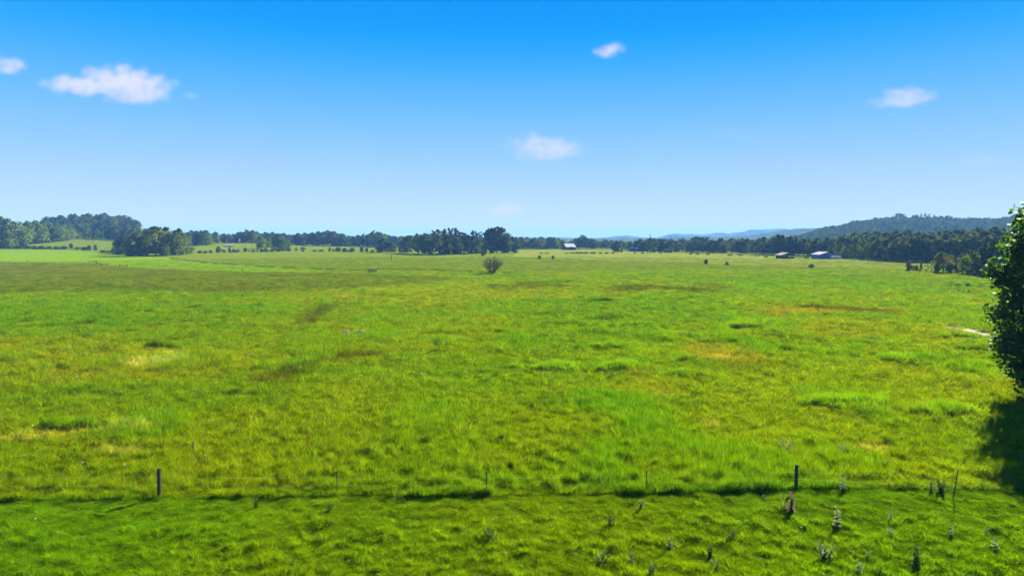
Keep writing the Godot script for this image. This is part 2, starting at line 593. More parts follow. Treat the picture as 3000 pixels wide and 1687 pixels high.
func tuft(s: int, blades: int, spread: float, wide: float, lean: float, low: float) -> ArrayMesh:
	# blades of about unit height, thin and arching
	var r := RandomNumberGenerator.new()
	r.seed = s
	var sh := Shape.new()
	for k in blades:
		var a := r.randf() * TAU
		var q := sqrt(r.randf()) * spread
		var root := Vector3(cos(a) * q, -0.06, sin(a) * q)
		var f := r.randf() * TAU
		var side := Vector3(cos(f), 0, sin(f))
		var l := r.randf() * TAU
		var tip_out := Vector3(cos(l), 0, sin(l)) * lean * (0.3 + r.randf())
		var hh := lerpf(low, 1.0, r.randf())
		var ww := wide * (0.6 + 0.8 * r.randf())
		var mid := root + Vector3(0, hh * 0.6, 0) + tip_out * 0.35
		var tip := root + Vector3(0, hh, 0) + tip_out
		var col := Color(1, 1, 1) * (0.8 + 0.4 * r.randf())
		if r.randf() < 0.16:
			col = Color(col.r * 1.5, col.g * 1.05, col.b * 1.6)
		sh.quad(root - side * ww * 0.5, mid - side * ww * 0.42, mid + side * ww * 0.42, root + side * ww * 0.5, col)
		sh.tri(mid - side * ww * 0.42, tip, mid + side * ww * 0.42, col)
	return sh.done()

func make_grass() -> void:
	for line in TRAILS:
		for k in line.size() - 1:
			var a := ground_at(line[k][0], line[k][1])
			var b := ground_at(line[k + 1][0], line[k + 1][1])
			trail_lines.append([Vector2(a.x, a.z), Vector2(b.x, b.z), 0.03 if -a.z < 70.0 else 0.2])
	var blade := mat("grass_blade", Color(1, 1, 1), 0.8, 0.0, Color(1.0, 1.0, 0.5), true)
	var tufts := []
	for k in 4:
		tufts.append(tuft(100 + k, 16, 0.15, 0.016, 0.27, 0.30))
	var short := []
	for k in 3:
		short.append(tuft(200 + k, 16, 0.13, 0.017, 0.24, 0.3))
	var rows_far := [PackedFloat32Array(), PackedFloat32Array(), PackedFloat32Array(), PackedFloat32Array()]
	var rows_near := [PackedFloat32Array(), PackedFloat32Array(), PackedFloat32Array()]
	var total := 340000
	var lo := pow(19.0, -0.45)
	var hi := pow(430.0, -0.45)
	for k in total:
		var r := pow(lerpf(hi, lo, rng.randf()), -1.0 / 0.45)
		var a := deg_to_rad(rng.randf_range(-41.0, 41.0))
		var x := sin(a) * r
		var z := -cos(a) * r
		var fd := fence_d(x)
		var d := -z
		if x > 0.0 and r < 160.0 and rng.randf() < bareness(x, z):
			continue
		var p := Vector3(x, height(x, z), z)
		var c := cover(x, z)
		var vary := 0.62 + 0.76 * rng.randf()
		c = Color(c.r * vary * rng.randf_range(0.85, 1.18), c.g * vary, c.b * vary) * LEAF
		var clump := 0.75 * n_mid.get_noise_2d(x * 4.4, z * 3.4) + 0.8 * n_small.get_noise_2d(x * 2.3, z * 2.3)
		var wide := pow(r / 30.0, 0.85)
		var turn := Basis(Vector3.UP, rng.randf() * TAU)
		# scattered coarse tufts: coloured darker, a little taller than the sward
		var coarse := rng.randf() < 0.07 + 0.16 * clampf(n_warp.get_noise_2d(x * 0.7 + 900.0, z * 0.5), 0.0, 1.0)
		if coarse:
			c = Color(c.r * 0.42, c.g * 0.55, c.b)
		if d < fd - 0.15:
			c *= 1.12
			var tussock := clampf((clump - 0.16) * 3.0, 0.0, 1.0)
			var hh := 0.09 + 0.06 * rng.randf() + 0.06 * clampf(clump + 0.4, 0.0, 1.0) + 0.18 * tussock
			hh *= lerpf(0.4, 1.0, step_between(0.4, 5.0, fd - d))
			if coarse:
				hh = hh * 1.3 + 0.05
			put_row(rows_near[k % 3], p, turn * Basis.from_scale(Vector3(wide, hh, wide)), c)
		else:
			var tussock := clampf((clump - 0.12) * 2.6, 0.0, 1.0)
			var rank := clampf((n_warp.get_noise_2d(x * 0.55 + 200.0, z * 0.38) - 0.16) * 3.0, 0.0, 1.0)
			var patch := clampf((n_mid.get_noise_2d(x * 0.85 + 300.0, z * 0.55) - 0.10) * 4.0, 0.0, 1.0) * step_between(45, 85, r) * (1.0 - step_between(190, 290, r))
			var hh := 0.22 + 0.16 * clump + rng.randf() * 0.16 + 0.29 * tussock + 0.36 * rank + 0.46 * patch
			rank = maxf(rank, patch * 0.7)
			hh = maxf(hh, 0.14)
			c = c.lerp(Color(c.r * 0.72, c.g * 0.98, c.b), rank)
			if d < fd + 1.2:
				hh *= 0.72 + 0.3 * n_mid.get_noise_2d(x * 1.3, 7.0)
			if x > 20.0 and r < 160.0:
				hh *= 1.0 - 0.75 * bareness(x, z - 3.0)
			if on_trail(x, z):
				hh = 0.06
			hh *= 1.0 - 0.55 * step_between(130, 300, r)
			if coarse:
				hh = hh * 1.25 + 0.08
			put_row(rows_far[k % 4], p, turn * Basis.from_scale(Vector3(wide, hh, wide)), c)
	for k in 4:
		scatter("meadow_grass", tufts[k], blade, rows_far[k], "tall ungrazed meadow grass covering the field beyond the wire fence", "grass")
	for k in 3:
		scatter("grazed_grass", short[k], blade, rows_near[k], "short grazed turf on the viewer's side of the wire fence", "grass")
	make_tall_patches(blade)
	var petal := Shape.new()
	for k in 5:
		var a := TAU * k / 5.0
		var e := Vector3(cos(a), 0.25, sin(a))
		var g := Vector3(-sin(a), 0, cos(a)) * 0.4
		petal.quad(Vector3.ZERO, e * 0.6 + g, e, e * 0.6 - g)
	var bloom := PackedFloat32Array()
	for k in 1500:
		var a := deg_to_rad(rng.randf_range(-39.0, 39.0))
		var r := rng.randf_range(22.0, 75.0)
		var x := sin(a) * r
		var z := -cos(a) * r
		if n_warp.get_noise_2d(x * 0.8 + 40.0, z * 0.8) < 0.12 - 0.12 * step_between(-10, 15, x):
			continue
		var up := 0.22 if -z < fence_d(x) else 0.55
		var s := rng.randf_range(0.018, 0.034) * r / 30.0
		put_row(bloom, Vector3(x, height(x, z) + up * rng.randf_range(0.7, 1.0), z), Basis.from_euler(Vector3(rng.randf_range(-0.6, 0.6), rng.randf() * TAU, rng.randf_range(-0.6, 0.6))) * Basis.from_scale(Vector3(s, s, s)), Color(0.55, 0.55, 0.38) * rng.randf_range(0.6, 1.1))
	scatter("clover_bloom", petal.done(), mat("petal", Color(1, 1, 1), 0.8, 0.2, Color(0.8, 0.8, 0.6), true), bloom, "tiny pale clover blossoms dotted through the grass near the fence", "flowers")

const TRAILS := [[[338, 1148], [345, 1185], [350, 1215], [372, 1242]], [[806, 1340], [808, 1380], [815, 1425], [812, 1452]], [[1010, 1105], [860, 1130], [700, 1150]], [[2060, 905], [2240, 908], [2400, 905]]]
var trail_lines := []

func on_trail(x: float, z: float) -> bool:
	var p := Vector2(x, z)
	for t in trail_lines:
		if p.distance_squared_to(Geometry2D.get_closest_point_to_segment(p, t[0], t[1])) < t[2]:
			return true
	return false

func make_tall_patches(blade: Material) -> void:
	var reed := tuft(400, 22, 0.22, 0.020, 0.16, 0.55)
	var light := Color(0.15, 0.30, 0.004)
	var dark := Color(0.12, 0.23, 0.004)
	var deep := Color(0.075, 0.145, 0.003)
	# [px, py of the near edge, half width, depth in pixels, height in metres, colour, words]
	var beds := [
		[1700, 1096, 205, 22, 1.15, light, "broadest bed of bright tall rushes in the middle of the meadow"],
		[1990, 1108, 110, 12, 0.85, light, "low strip of rushes running on from the broadest rush bed"],
		[2165, 966, 72, 8, 1.0, light, "small bright rush bed just before the brown grass patches"],
		[1960, 988, 95, 8, 0.9, light, "narrow rush strip behind the broadest rush bed"],
		[1840, 1022, 120, 9, 0.85, light, "dull rush strip between the narrow strip and the broadest bed"],
		[2655, 1070, 100, 14, 1.15, light, "rush bed with a dark foot beside the bare sandy patch"],
		[2845, 1076, 62, 12, 1.0, light, "small rush bed close to the leafy maple"],
		[2480, 1200, 130, 24, 1.1, light, "long rush bed with straw-coloured tips between sand and fence"],
		[2770, 1222, 95, 24, 1.1, light, "rush bed with a deep shadow, reaching the maple's shade"],
		[225, 1268, 115, 22, 1.1, dark, "dark green rush bed with dry straw along its foot"],
		[465, 1022, 40, 5, 1.0, deep, "tiny dark rush clump among yellow grass"],
		[2795, 992, 50, 8, 0.85, light, "rush strip at the edge of the bare sandy patch"],
		[2870, 1028, 60, 10, 1.0, dark, "rank rushes between the sandy patch and the maple"],
		[1640, 1200, 120, 12, 0.75, deep, "dark rank weeds in a damp hollow beyond the fence"],
		[1900, 1215, 150, 12, 0.7, deep, "second stretch of dark rank weeds in the damp hollow"],
		[1290, 1000, 60, 6, 0.8, light, "thin bright rush strip on the yellow slope"],
		[2270, 992, 26, 4, 0.9, deep, "small dark rush tussock near the reddish grass"],
		[2305, 1030, 18, 4, 1.0, deep, "round dark rush tussock standing alone"],
		[1790, 936, 40, 4, 0.8, deep, "dark tussock line in the bright green middle of the meadow"],
		[1765, 885, 40, 3, 0.9, deep, "dark tussock line nearest the brown grass streaks"],
		[2520, 1010, 55, 5, 0.8, dark, "dark-footed rush strip on the yellow slope by the sand"],
		[700, 1160, 130, 10, 0.6, deep, "dark weedy stretch below the brown streaks"],
		[830, 1168, 60, 10, 0.7, deep, "darkest weedy hollow at the end of the weedy stretch"]]
	for b in beds:
		var mid := ground_at(b[0], b[1] - b[3] * 0.5)
		var top := ground_at(b[0], b[1] - b[3])
		var low := ground_at(b[0], b[1])
		var rx: float = b[2] * -mid.z / F
		var rd: float = maxf(0.5, (low.z - top.z) * 0.5)
		var count := int(clampf(rx * rd * PI * 22.0, 40, 1600))
		var rows := PackedFloat32Array()
		for k in count:
			var a := rng.randf() * TAU
			var q := sqrt(rng.randf())
			var wob := 1.0 + 0.35 * n_mid.get_noise_2d(cos(a) * 9.0 + mid.x, sin(a) * 9.0 + mid.z)
			var x := mid.x + cos(a) * q * rx * wob
			var z := mid.z + sin(a) * q * rd * wob
			var edge := 1.0 - 0.3 * q * q
			var lump := n_mid.get_noise_2d(x * 0.9 + 55.0, z * 0.9)
			if lump < -0.32:
				continue
			edge *= 0.9 + 0.4 * lump
			var c: Color = b[5]
			var vary := 0.75 + 0.5 * rng.randf()
			var wide := pow(-z / 30.0, 0.7)
			put_row(rows, Vector3(x, height(x, z), z), Basis(Vector3.UP, rng.randf() * TAU) * Basis.from_scale(Vector3(wide, 1.15 * b[4] * edge * rng.randf_range(0.75, 1.15), wide)), Color(c.r * vary * rng.randf_range(0.85, 1.25), c.g * vary, c.b * vary))
		scatter("rush_bed", reed, blade, rows, b[6], "rushes")
	# rank growth along the ditch that crosses the far pasture
	var ditch := [[500, 757], [600, 770], [700, 777], [770, 782], [860, 785], [960, 790], [1030, 793], [1110, 789], [1240, 791], [1330, 795], [1410, 798], [1500, 801]]
	var rows2 := PackedFloat32Array()
	for k in ditch.size() - 1:
		var p0 := ground_at(ditch[k][0], ditch[k][1])
		var p1 := ground_at(ditch[k + 1][0], ditch[k + 1][1])
		var n := int(p0.distance_to(p1) * 5.0)
		for j in n:
			var p := p0.lerp(p1, rng.randf())
			if n_mid.get_noise_2d(p.x * 0.6, p.z * 0.3) < -0.06:
				continue
			p += Vector3(rng.randfn(0, 0.5), 0, rng.randfn(0, 0.8))
			p.y = height(p.x, p.z)
			var s := rng.randf_range(2.2, 3.6)
			put_row(rows2, p, Basis(Vector3.UP, rng.randf() * TAU) * Basis.from_scale(Vector3(s, rng.randf_range(0.35, 0.8), s)), Color(0.075, 0.125, 0.008) * rng.randf_range(0.7, 1.3))
	scatter("ditch_growth", reed, blade, rows2, "dark rank growth lining the narrow ditch across the pasture", "rushes")

# ------------------------------------------------------------------ trees

var crowns := {}
var trunks := {}
var leaf_mats := []

# leaves gathered in clumps through a crown; unit crown: base at 0, top at 1, half width about w
func crown_mesh(s: int, clumps: int, leaves: int, leaf: float, profile: Array, hang := 0.0) -> ArrayMesh:
	var r := RandomNumberGenerator.new()
	r.seed = s
	var sh := Shape.new()
	var tops := []
	for k in clumps:
		var u := (k + r.randf()) / clumps
		var rad := profile_at(profile, u)
		var a := r.randf() * TAU
		var q := sqrt(r.randf_range(0.15, 1.0)) * rad * 0.82
		tops.append([Vector3(cos(a) * q, u * 0.96, sin(a) * q), maxf(0.05, rad * r.randf_range(0.34, 0.62))])
	for k in leaves:
		var t: Array = tops[r.randi() % clumps]
		var dir := Vector3(r.randfn(), r.randfn() * 0.9 + 0.18, r.randfn()).normalized()
		var p: Vector3 = t[0] + dir * Vector3(1, 0.8, 1) * float(t[1]) * pow(r.randf(), 0.4) * r.randf_range(0.9, 1.12)
		if p.y < 0.02:
			continue
		p.y -= hang * r.randf() * Vector2(p.x, p.z).length()
		var n := (dir + Vector3(r.randfn(), r.randfn(), r.randfn()) * 0.55).normalized()
		var side := n.cross(Vector3(r.randfn(), r.randfn(), r.randfn())).normalized()
		var up := n.cross(side)
		var l := leaf * r.randf_range(0.6, 1.4)
		var col := Color(1, 1, 1) * r.randf_range(0.7, 1.3)
		col = Color(col.r * r.randf_range(0.85, 1.25), col.g, col.b)
		sh.quad(p - side * l * 0.5, p + up * l * 0.62 - side * l * 0.1, p + side * l * 0.5, p - up * l * 0.62 + side * l * 0.1, col)
	return sh.done()

func profile_at(p: Array, u: float) -> float:
	for k in p.size() - 1:
		if u <= p[k + 1][0]:
			return lerpf(p[k][1], p[k + 1][1], (u - p[k][0]) / (p[k + 1][0] - p[k][0]))
	return p[-1][1]

func trunk_mesh(s: int, tall: float, thick: float, limbs: int) -> ArrayMesh:
	var r := RandomNumberGenerator.new()
	r.seed = s
	var sh := Shape.new()
	var bend := Vector3(r.randf_range(-0.03, 0.03), 0, r.randf_range(-0.03, 0.03))
	sh.tube([Vector3(0, -0.03, 0), Vector3(0, tall * 0.12, 0), Vector3(0, tall * 0.55, 0) + bend, Vector3(0, tall, 0) + bend * 2.0], [thick * 1.35, thick, thick * 0.7, thick * 0.2], 6)
	for k in limbs:
		var u := r.randf_range(0.3, 0.85)
		var a := r.randf() * TAU
		var from := Vector3(0, tall * u, 0) + bend * u
		var out := Vector3(cos(a), r.randf_range(0.4, 1.1), sin(a)) * tall * r.randf_range(0.2, 0.4)
		sh.tube([from, from + out * 0.5 + Vector3(0, 0.01, 0), from + out], [thick * 0.45, thick * 0.3, thick * 0.1], 5)
	return sh.done()

func make_tree_kinds() -> void:
	var round_top := [[0.0, 0.10], [0.15, 0.30], [0.4, 0.40], [0.65, 0.38], [0.85, 0.26], [1.0, 0.08]]
	var tall_oval := [[0.0, 0.12], [0.2, 0.24], [0.5, 0.30], [0.75, 0.26], [0.9, 0.16], [1.0, 0.05]]
	var wide := [[0.0, 0.2], [0.12, 0.42], [0.4, 0.55], [0.65, 0.50], [0.85, 0.32], [1.0, 0.1]]
	var skirt := [[0.0, 0.38], [0.15, 0.48], [0.4, 0.50], [0.65, 0.42], [0.85, 0.26], [1.0, 0.07]]
	var pine := [[0.0, 0.04], [0.45, 0.05], [0.55, 0.20], [0.72, 0.24], [0.88, 0.18], [1.0, 0.06]]
	var cone := [[0.0, 0.36], [0.2, 0.40], [0.5, 0.28], [0.8, 0.13], [1.0, 0.02]]
	var ball := [[0.0, 0.36], [0.2, 0.50], [0.5, 0.54], [0.8, 0.38], [1.0, 0.14]]
	crowns = {
		"round": [crown_mesh(11, 26, 1500, 0.055, round_top), crown_mesh(12, 22, 1500, 0.055, round_top), crown_mesh(13, 30, 1500, 0.052, round_top)],
		"oval": [crown_mesh(21, 24, 1300, 0.048, tall_oval), crown_mesh(22, 20, 1300, 0.048, tall_oval)],
		"wide": [crown_mesh(31, 34, 1900, 0.062, wide), crown_mesh(32, 30, 1900, 0.062, wide)],
		"skirt": [crown_mesh(41, 36, 2200, 0.058, skirt), crown_mesh(42, 32, 2200, 0.058, skirt)],
		"pine": [crown_mesh(51, 16, 800, 0.040, pine), crown_mesh(52, 13, 750, 0.040, pine), crown_mesh(53, 18, 800, 0.040, pine)],
		"cone": [crown_mesh(61, 26, 1100, 0.070, cone), crown_mesh(62, 22, 1100, 0.070, cone)],
		"ball": [crown_mesh(71, 26, 1200, 0.085, ball), crown_mesh(72, 22, 1200, 0.085, ball), crown_mesh(73, 30, 1200, 0.085, ball)],
		"thin": [crown_mesh(81, 16, 420, 0.060, wide), crown_mesh(82, 14, 420, 0.060, round_top)]}
	for k in 3:
		trunks["round_%d" % k] = trunk_mesh(200 + k, 0.8, 0.020, 7)
		trunks["pine_%d" % k] = trunk_mesh(210 + k, 0.95, 0.014, 9)
		trunks["shrub_%d" % k] = trunk_mesh(220 + k, 0.55, 0.020, 9)
	for c in [Color(0.078, 0.126, 0.050), Color(0.115, 0.170, 0.040), Color(0.130, 0.185, 0.022), Color(0.058, 0.094, 0.052), Color(0.130, 0.142, 0.034)]:
		leaf_mats.append(mat("leaves_%d" % leaf_mats.size(), c, 0.85, 0.06, Color(0.8, 0.8, 0.4), true))
	leaf_mats.append(mat("leaves_light", Color(0.135, 0.170, 0.028), 0.85, 0.06, Color(0.9, 0.9, 0.45), true))
	mat("bark", Color(0.075, 0.060, 0.045), 0.95, 0.1)

func plant(called: String, kind: String, variant: int, at: Vector3, tall: float, wide: float, tint: int, label: String, category: String, group: String) -> Node3D:
	var o := thing(called, label, category, at, rng.randf() * TAU, group)
	var list: Array = crowns[kind]
	var stem := "pine" if kind == "pine" else ("shrub" if kind in ["ball", "cone", "skirt", "thin"] else "round")
	var t := part("trunk" if category == "tree" else "stem", trunks["%s_%d" % [stem, variant % 3]], mats["bark"], o)
	var c := part("crown" if category == "tree" else "foliage", list[variant % list.size()], leaf_mats[tint], o)
	t.scale = Vector3(tall, tall, tall)
	if stem == "round" and category == "tree":
		c.position.y = tall * 0.06
		c.scale = Vector3(wide, tall * 0.94, wide)
	else:
		c.scale = Vector3(wide, tall, wide)
	return o

const LANDMARKS := [[640, "behind the low white-roofed shed"], [760, "beside the small white silo"], [860, "behind the large oval hedgerow tree"], [940, "around the pale cottage"], [1060, "behind the open end of the hedgerow"], [1180, "behind the broad very dark tree"], [1500, "behind the pine stand"], [1600, "between the pine stand and the tin-roofed barn"], [1700, "around the tin-roofed barn"], [1790, "past the tin-roofed barn"], [1880, "behind the square-crowned lone tree"], [1990, "behind the long dark barn"], [2110, "behind the egg-shaped bush"], [2240, "behind the second pair of utility poles"], [2350, "behind the open-sided shelter"], [2700, "behind the blue barn"]]
const CROWN_WORDS := {"skirt": "low-branched", "round": "round-crowned", "oval": "slim oval", "wide": "broad-crowned", "ball": "rounded", "cone": "pointed", "pine": "bare-stemmed"}
const TINT_WORDS := ["dusky", "green", "light green", "blackish", "olive", "pale"]

func line_label(px: float, kind: String, tint: int) -> String:
	var where: String = LANDMARKS[-1][1]
	for l in LANDMARKS:
		if px < l[0]:
			where = l[1]
			break
	return "%s %s tree of the far line, %s" % [TINT_WORDS[tint], CROWN_WORDS[kind], where]

func table(t: Array, x: float) -> float:
	for k in t.size() - 1:
		if x <= t[k + 1][0]:
			return lerpf(t[k][1], t[k + 1][1], clampf((x - t[k][0]) / float(t[k + 1][0] - t[k][0]), 0.0, 1.0))
	return t[-1][1]

func make_woods() -> void:
	# the main line of trees across the far side of the fields
	var top := [[540, 676], [600, 682], [650, 688], [690, 684], [715, 672], [735, 672], [760, 682], [800, 680], [860, 684], [900, 683], [945, 676], [985, 678], [1020, 688], [1060, 686], [1090, 677], [1115, 681], [1140, 690], [1175, 688], [1200, 690], [1230, 684], [1500, 694], [1560, 697], [1600, 694], [1625, 694], [1655, 703], [1680, 704], [1700, 690], [1715, 688], [1735, 701], [1770, 703], [1830, 706], [1870, 703], [1900, 697], [1925, 693], [1975, 697], [2000, 700], [2055, 691], [2080, 699], [2150, 698], [2200, 699], [2250, 693], [2275, 689], [2300, 690], [2330, 693], [2360, 698], [2420, 697], [2450, 693], [2500, 698]]
	var foot := [[540, 716], [650, 711], [750, 711], [900, 719], [1050, 722], [1230, 727], [1500, 729], [1700, 729], [1780, 727], [1900, 735], [2000, 737], [2150, 741], [2300, 746], [2500, 752]]
	var px := 552.0
	var k := 0
	while px < 2500.0:
		var base := ground_at(px, table(foot, px) + rng.randf_range(-0.7, 0.7))
		var d := -base.z
		var high := (table(foot, px) - table(top, px)) / F * d * rng.randf_range(0.86, 1.08)
		var kind: String = ["skirt", "round", "skirt", "oval", "wide"][rng.randi() % 5]
		var w := high * rng.randf_range(0.9, 1.2) if kind != "oval" else high * rng.randf_range(1.1, 1.5)
		var group := "trees of the line behind the barns" if px > 1790.0 else "trees of the long far line"
		var tint: int = [0, 1, 3, 0, 4, 1][rng.randi() % 6]
		plant("field_edge_tree", kind, k, base, high, w, tint, line_label(px, kind, tint), "tree", group)
		# a lower tree filling the gap behind it
		var gap := px + rng.randf_range(5, 11)
		var b2 := column_at(gap, d + rng.randf_range(25, 90))
		var h2 := maxf(6.0, (table(foot, gap) - table(top, gap)) / F * d * rng.randf_range(0.7, 0.95))
		tint = [0, 3, 0, 1][rng.randi() % 4]
		plant("field_edge_tree", "skirt", k + 1, b2, h2, h2 * rng.randf_range(1.0, 1.35), tint, "shorter " + line_label(gap, "skirt", tint), "tree", "trees of the line behind the barns" if gap > 1790.0 else "trees of the long far line")
		# undergrowth at the foot
		px += rng.randf_range(12, 17)
		k += 1
	# the pine stand in the middle, nearer than the line
	var pines := [[1195, 742, 690, "wide"], [1225, 743, 684, "round"], [1245, 743, 682, "round"], [1268, 743, 672, "pine"], [1285, 744, 672, "round"], [1300, 744, 668, "pine"], [1316, 744, 665, "pine"], [1328, 743, 668, "pine"], [1338, 744, 665, "pine"], [1350, 742, 678, "round"], [1370, 742, 688, "round"], [1382, 742, 673, "pine"], [1393, 742, 675, "pine"], [1407, 742, 678, "pine"], [1424, 741, 674, "pine"], [1440, 741, 668, "round"], [1455, 741, 664, "wide"], [1470, 741, 668, "round"], [1484, 741, 690, "round"], [1505, 740, 692, "wide"], [1255, 746, 704, "round"], [1310, 746, 706, "round"], [1340, 744, 704, "wide"], [1395, 743, 700, "wide"], [1420, 742, 704, "round"], [1275, 741, 690, "oval"], [1360, 741, 692, "oval"], [1330, 741, 690, "round"], [1410, 741, 694, "round"]]
	for p in pines:
		var b := ground_at(p[0], p[1])
		var h: float = (p[1] - p[2]) / F * -b.z
		var tint: int = [0, 3, 3, 0, 1][rng.randi() % 5]
		plant("stand_tree", p[3], k, b, h, h * (rng.randf_range(0.9, 1.15) if p[3] != "pine" else rng.randf_range(0.8, 1.0)), tint, ("tall %s bare-stemmed pine rising above the stand in mid-field" % TINT_WORDS[tint]) if p[3] == "pine" else "%s %s %s tree within the stand of pines in mid-field" % ["high" if h > 20.0 else "low", TINT_WORDS[tint], CROWN_WORDS[p[3]]], "tree", "pines of the stand" if p[3] == "pine" else "leafy trees of the pine stand")
		k += 1
	# woods on the rising ground beside the hay field
	var left := [[-60, 722, 640], [-30, 724, 632], [8, 724, 634], [28, 724, 640], [50, 722, 652], [75, 718, 650], [95, 714, 648], [118, 712, 654], [140, 709, 652], [160, 708, 658], [178, 706, 656], [196, 704, 654], [212, 701, 664], [228, 699, 676], [20, 726, 670], [60, 722, 676], [105, 712, 672], [150, 708, 678], [-10, 728, 694], [25, 727, 698], [45, 725, 700], [70, 716, 694], [-45, 728, 690], [-85, 726, 650]]
	for p in left:
		var b := ground_at(p[0], p[1])
		var h: float = (p[1] - p[2]) / F * -b.z
		var kind: String = ["round", "wide", "skirt"][rng.randi() % 3]
		var tint: int = [1, 2, 1, 2, 5, 0][rng.randi() % 6]
		plant("slope_tree", kind, k, b, h, h * rng.randf_range(0.85, 1.1), tint, "%s %s %s tree in the wood along the top of the hay field" % ["tall" if h > 14.0 else "short", TINT_WORDS[tint], CROWN_WORDS[kind]], "tree", "trees of the wood above the hay field")
		k += 1
	# the rounded wooded knoll
	for q in 95:
		var a := rng.randf() * TAU
		var s := sqrt(rng.randf())
		var x := -520.0 + cos(a) * s * 62.0
		var z := -868.0 - sin(a) * s * 62.0 + 10.0
		var kind: String = ["round", "wide", "skirt"][rng.randi() % 3]
		var tint: int = [0, 0, 3, 1][rng.randi() % 4]
		plant("knoll_tree", kind, q, Vector3(x, height(x, z), z), rng.randf_range(10, 14.5), rng.randf_range(11, 15), tint, "%s %s tree on the %s of the dome-shaped wooded knoll" % [TINT_WORDS[tint], CROWN_WORDS[kind], "crest" if s < 0.4 else ("flank" if s < 0.75 else "lower edge")], "tree", "trees covering the wooded knoll")
	for p in [[250, 699, 678], [268, 699, 676], [225, 700, 684], [330, 700, 660], [345, 700, 662], [360, 702, 668], [318, 700, 672], [372, 703, 664], [390, 705, 668], [300, 699, 674], [283, 699, 672], [410, 706, 672], [430, 708, 668]]:
		var b := ground_at(p[0], p[1])
		var h: float = (p[1] - p[2]) / F * -b.z
		plant("knoll_tree", "skirt", k, b, h, h * 1.1, [1, 2, 0][rng.randi() % 3], "lighter green tree at the foot of the wooded knoll", "tree", "trees at the foot of the knoll")
		k += 1
	# the clump of big trees at the corner of the hay field
	for p in [[362, 746, 684, "skirt", 3, "broad dark cedar-like tree at the end of the hedge"], [395, 750, 682, "skirt", 0, "broad dusky tree in the middle of the hay field clump"], [425, 750, 690, "round", 4, "small brownish tree tucked inside the hay field clump"], [456, 748, 662, "wide", 1, "tallest round-topped tree of the hay field clump"], [490, 746, 664, "skirt", 1, "leafy tree with low branches in the hay field clump"], [522, 747, 668, "skirt", 1, "light green tree at the outer end of the hay field clump"], [545, 742, 690, "skirt", 2, "low bushy tree beside the outer end of the clump"], [440, 738, 672, "round", 0, "dark tree peering over the hay field clump"], [478, 750, 712, "ball", 0, "dark bush under the hay field clump"], [415, 748, 700, "skirt", 0, "dense low tree under the hay field clump"], [345, 744, 712, "ball", 3, "dark low bush at the hedge end of the clump"]]:
		var b := ground_at(p[0], p[1])
		var h: float = (p[1] - p[2]) / F * -b.z
		plant("clump_tree", p[3], k, b, h, h * rng.randf_range(0.8, 1.0), p[4], p[5], "tree", "clump at the corner of the hay field")
		k += 1
	# trees before the main line on the green slope
	for p in [[600, 717, 674, "skirt", 1, 1.3, "wide dense tree standing out from the line by the green slope"], [575, 717, 682, "skirt", 0, 1.1, "dark tree beside the wide dense one on the green slope"], [635, 713, 682, "round", 1, 1.0, "loose green tree at the end of the green slope"], [762, 729, 690, "wide", 2, 0.9, "small lollipop tree with a clear stem above the hedgerow"], [785, 727, 694, "round", 2, 0.8, "slender light tree behind the lollipop tree"], [815, 737, 685, "skirt", 0, 0.92, "large oval tree standing in the hedgerow"], [835, 735, 700, "ball", 1, 0.9, "round light bush against the large oval hedgerow tree"], [1122, 738, 698, "skirt", 3, 1.35, "broad very dark tree at the hedgerow's end"], [1148, 738, 706, "skirt", 0, 1.0, "smaller tree merged with the broad very dark tree"], [1806, 738, 706, "ball", 3, 0.98, "big square-crowned dark tree alone beyond the round bushes"]]:
		var b := ground_at(p[0], p[1])
		var h: float = (p[1] - p[2]) / F * -b.z
		plant("lone_tree", p[3], k, b, h, h * p[5], p[4], p[6], "tree", "")
		k += 1
	# the high wood on the shady side of the valley, at the foot of the hill
	var edge_top := [[2340, 712], [2370, 700], [2420, 692], [2470, 690], [2540, 684], [2620, 676], [2700, 678], [2800, 676], [2900, 668], [3000, 660], [3200, 650]]
	var edge_foot := [[2340, 750], [2400, 752], [2480, 757], [2600, 763], [2700, 766], [2830, 768], [3000, 774], [3200, 780]]
	px = 2440.0
	while px < 3180.0:
		for layer in 3:
			var base: Vector3
			if layer == 0:
				base = ground_at(px, table(edge_foot, px))
			else:
				base = column_at(px + rng.randf_range(-8, 8), -ground_at(px, table(edge_foot, px)).z + layer * 45.0 + rng.randf_range(-8, 8))
			var d := -base.z
			var aim: float = table(edge_top, px) + [22.0, 8.0, -2.0][layer] + rng.randf_range(-5, 5)
			var h := EYE - base.y + (HORIZON - aim) / F * d
			var tint: int = [0, 3, 0, 4, 1][rng.randi() % 5]
			var kind: String = ["skirt", "wide", "skirt"][layer]
			var where := "near the blue barn" if px < 2640.0 else ("behind the thicket" if px < 2880.0 else "behind the maple")
			plant("high_wood_tree", kind, k, base, h, h * rng.randf_range(0.75, 1.0), tint, "tall %s tree in the %s of the high wood %s" % [TINT_WORDS[tint], ["front edge", "second row", "rearmost row"][layer], where], "tree", "trees of the high wood below the hill")
			k += 1
		px += rng.randf_range(19, 26)
	# woodland covering the hill itself
	var rows := PackedFloat32Array()
	for q in 5200:
		var t := rng.randf_range(0.40, 0.86)
		var d := rng.randf_range(900, 1500)
		var x := t * d
		if height(x, -d) < 2.0:
			continue
		var h := rng.randf_range(8, 14)
		put_row(rows, Vector3(x, height(x, -d) - 0.5, -d), Basis(Vector3.UP, rng.randf() * TAU) * Basis.from_scale(Vector3(h * 1.2, h, h * 1.2)), Color(1, 1, 1) * rng.randf_range(0.7, 1.35))
	scatter("hill_wood", crowns["round"][0], leaf_mats[0], rows, "unbroken hazy woodland covering the hill", "woodland")
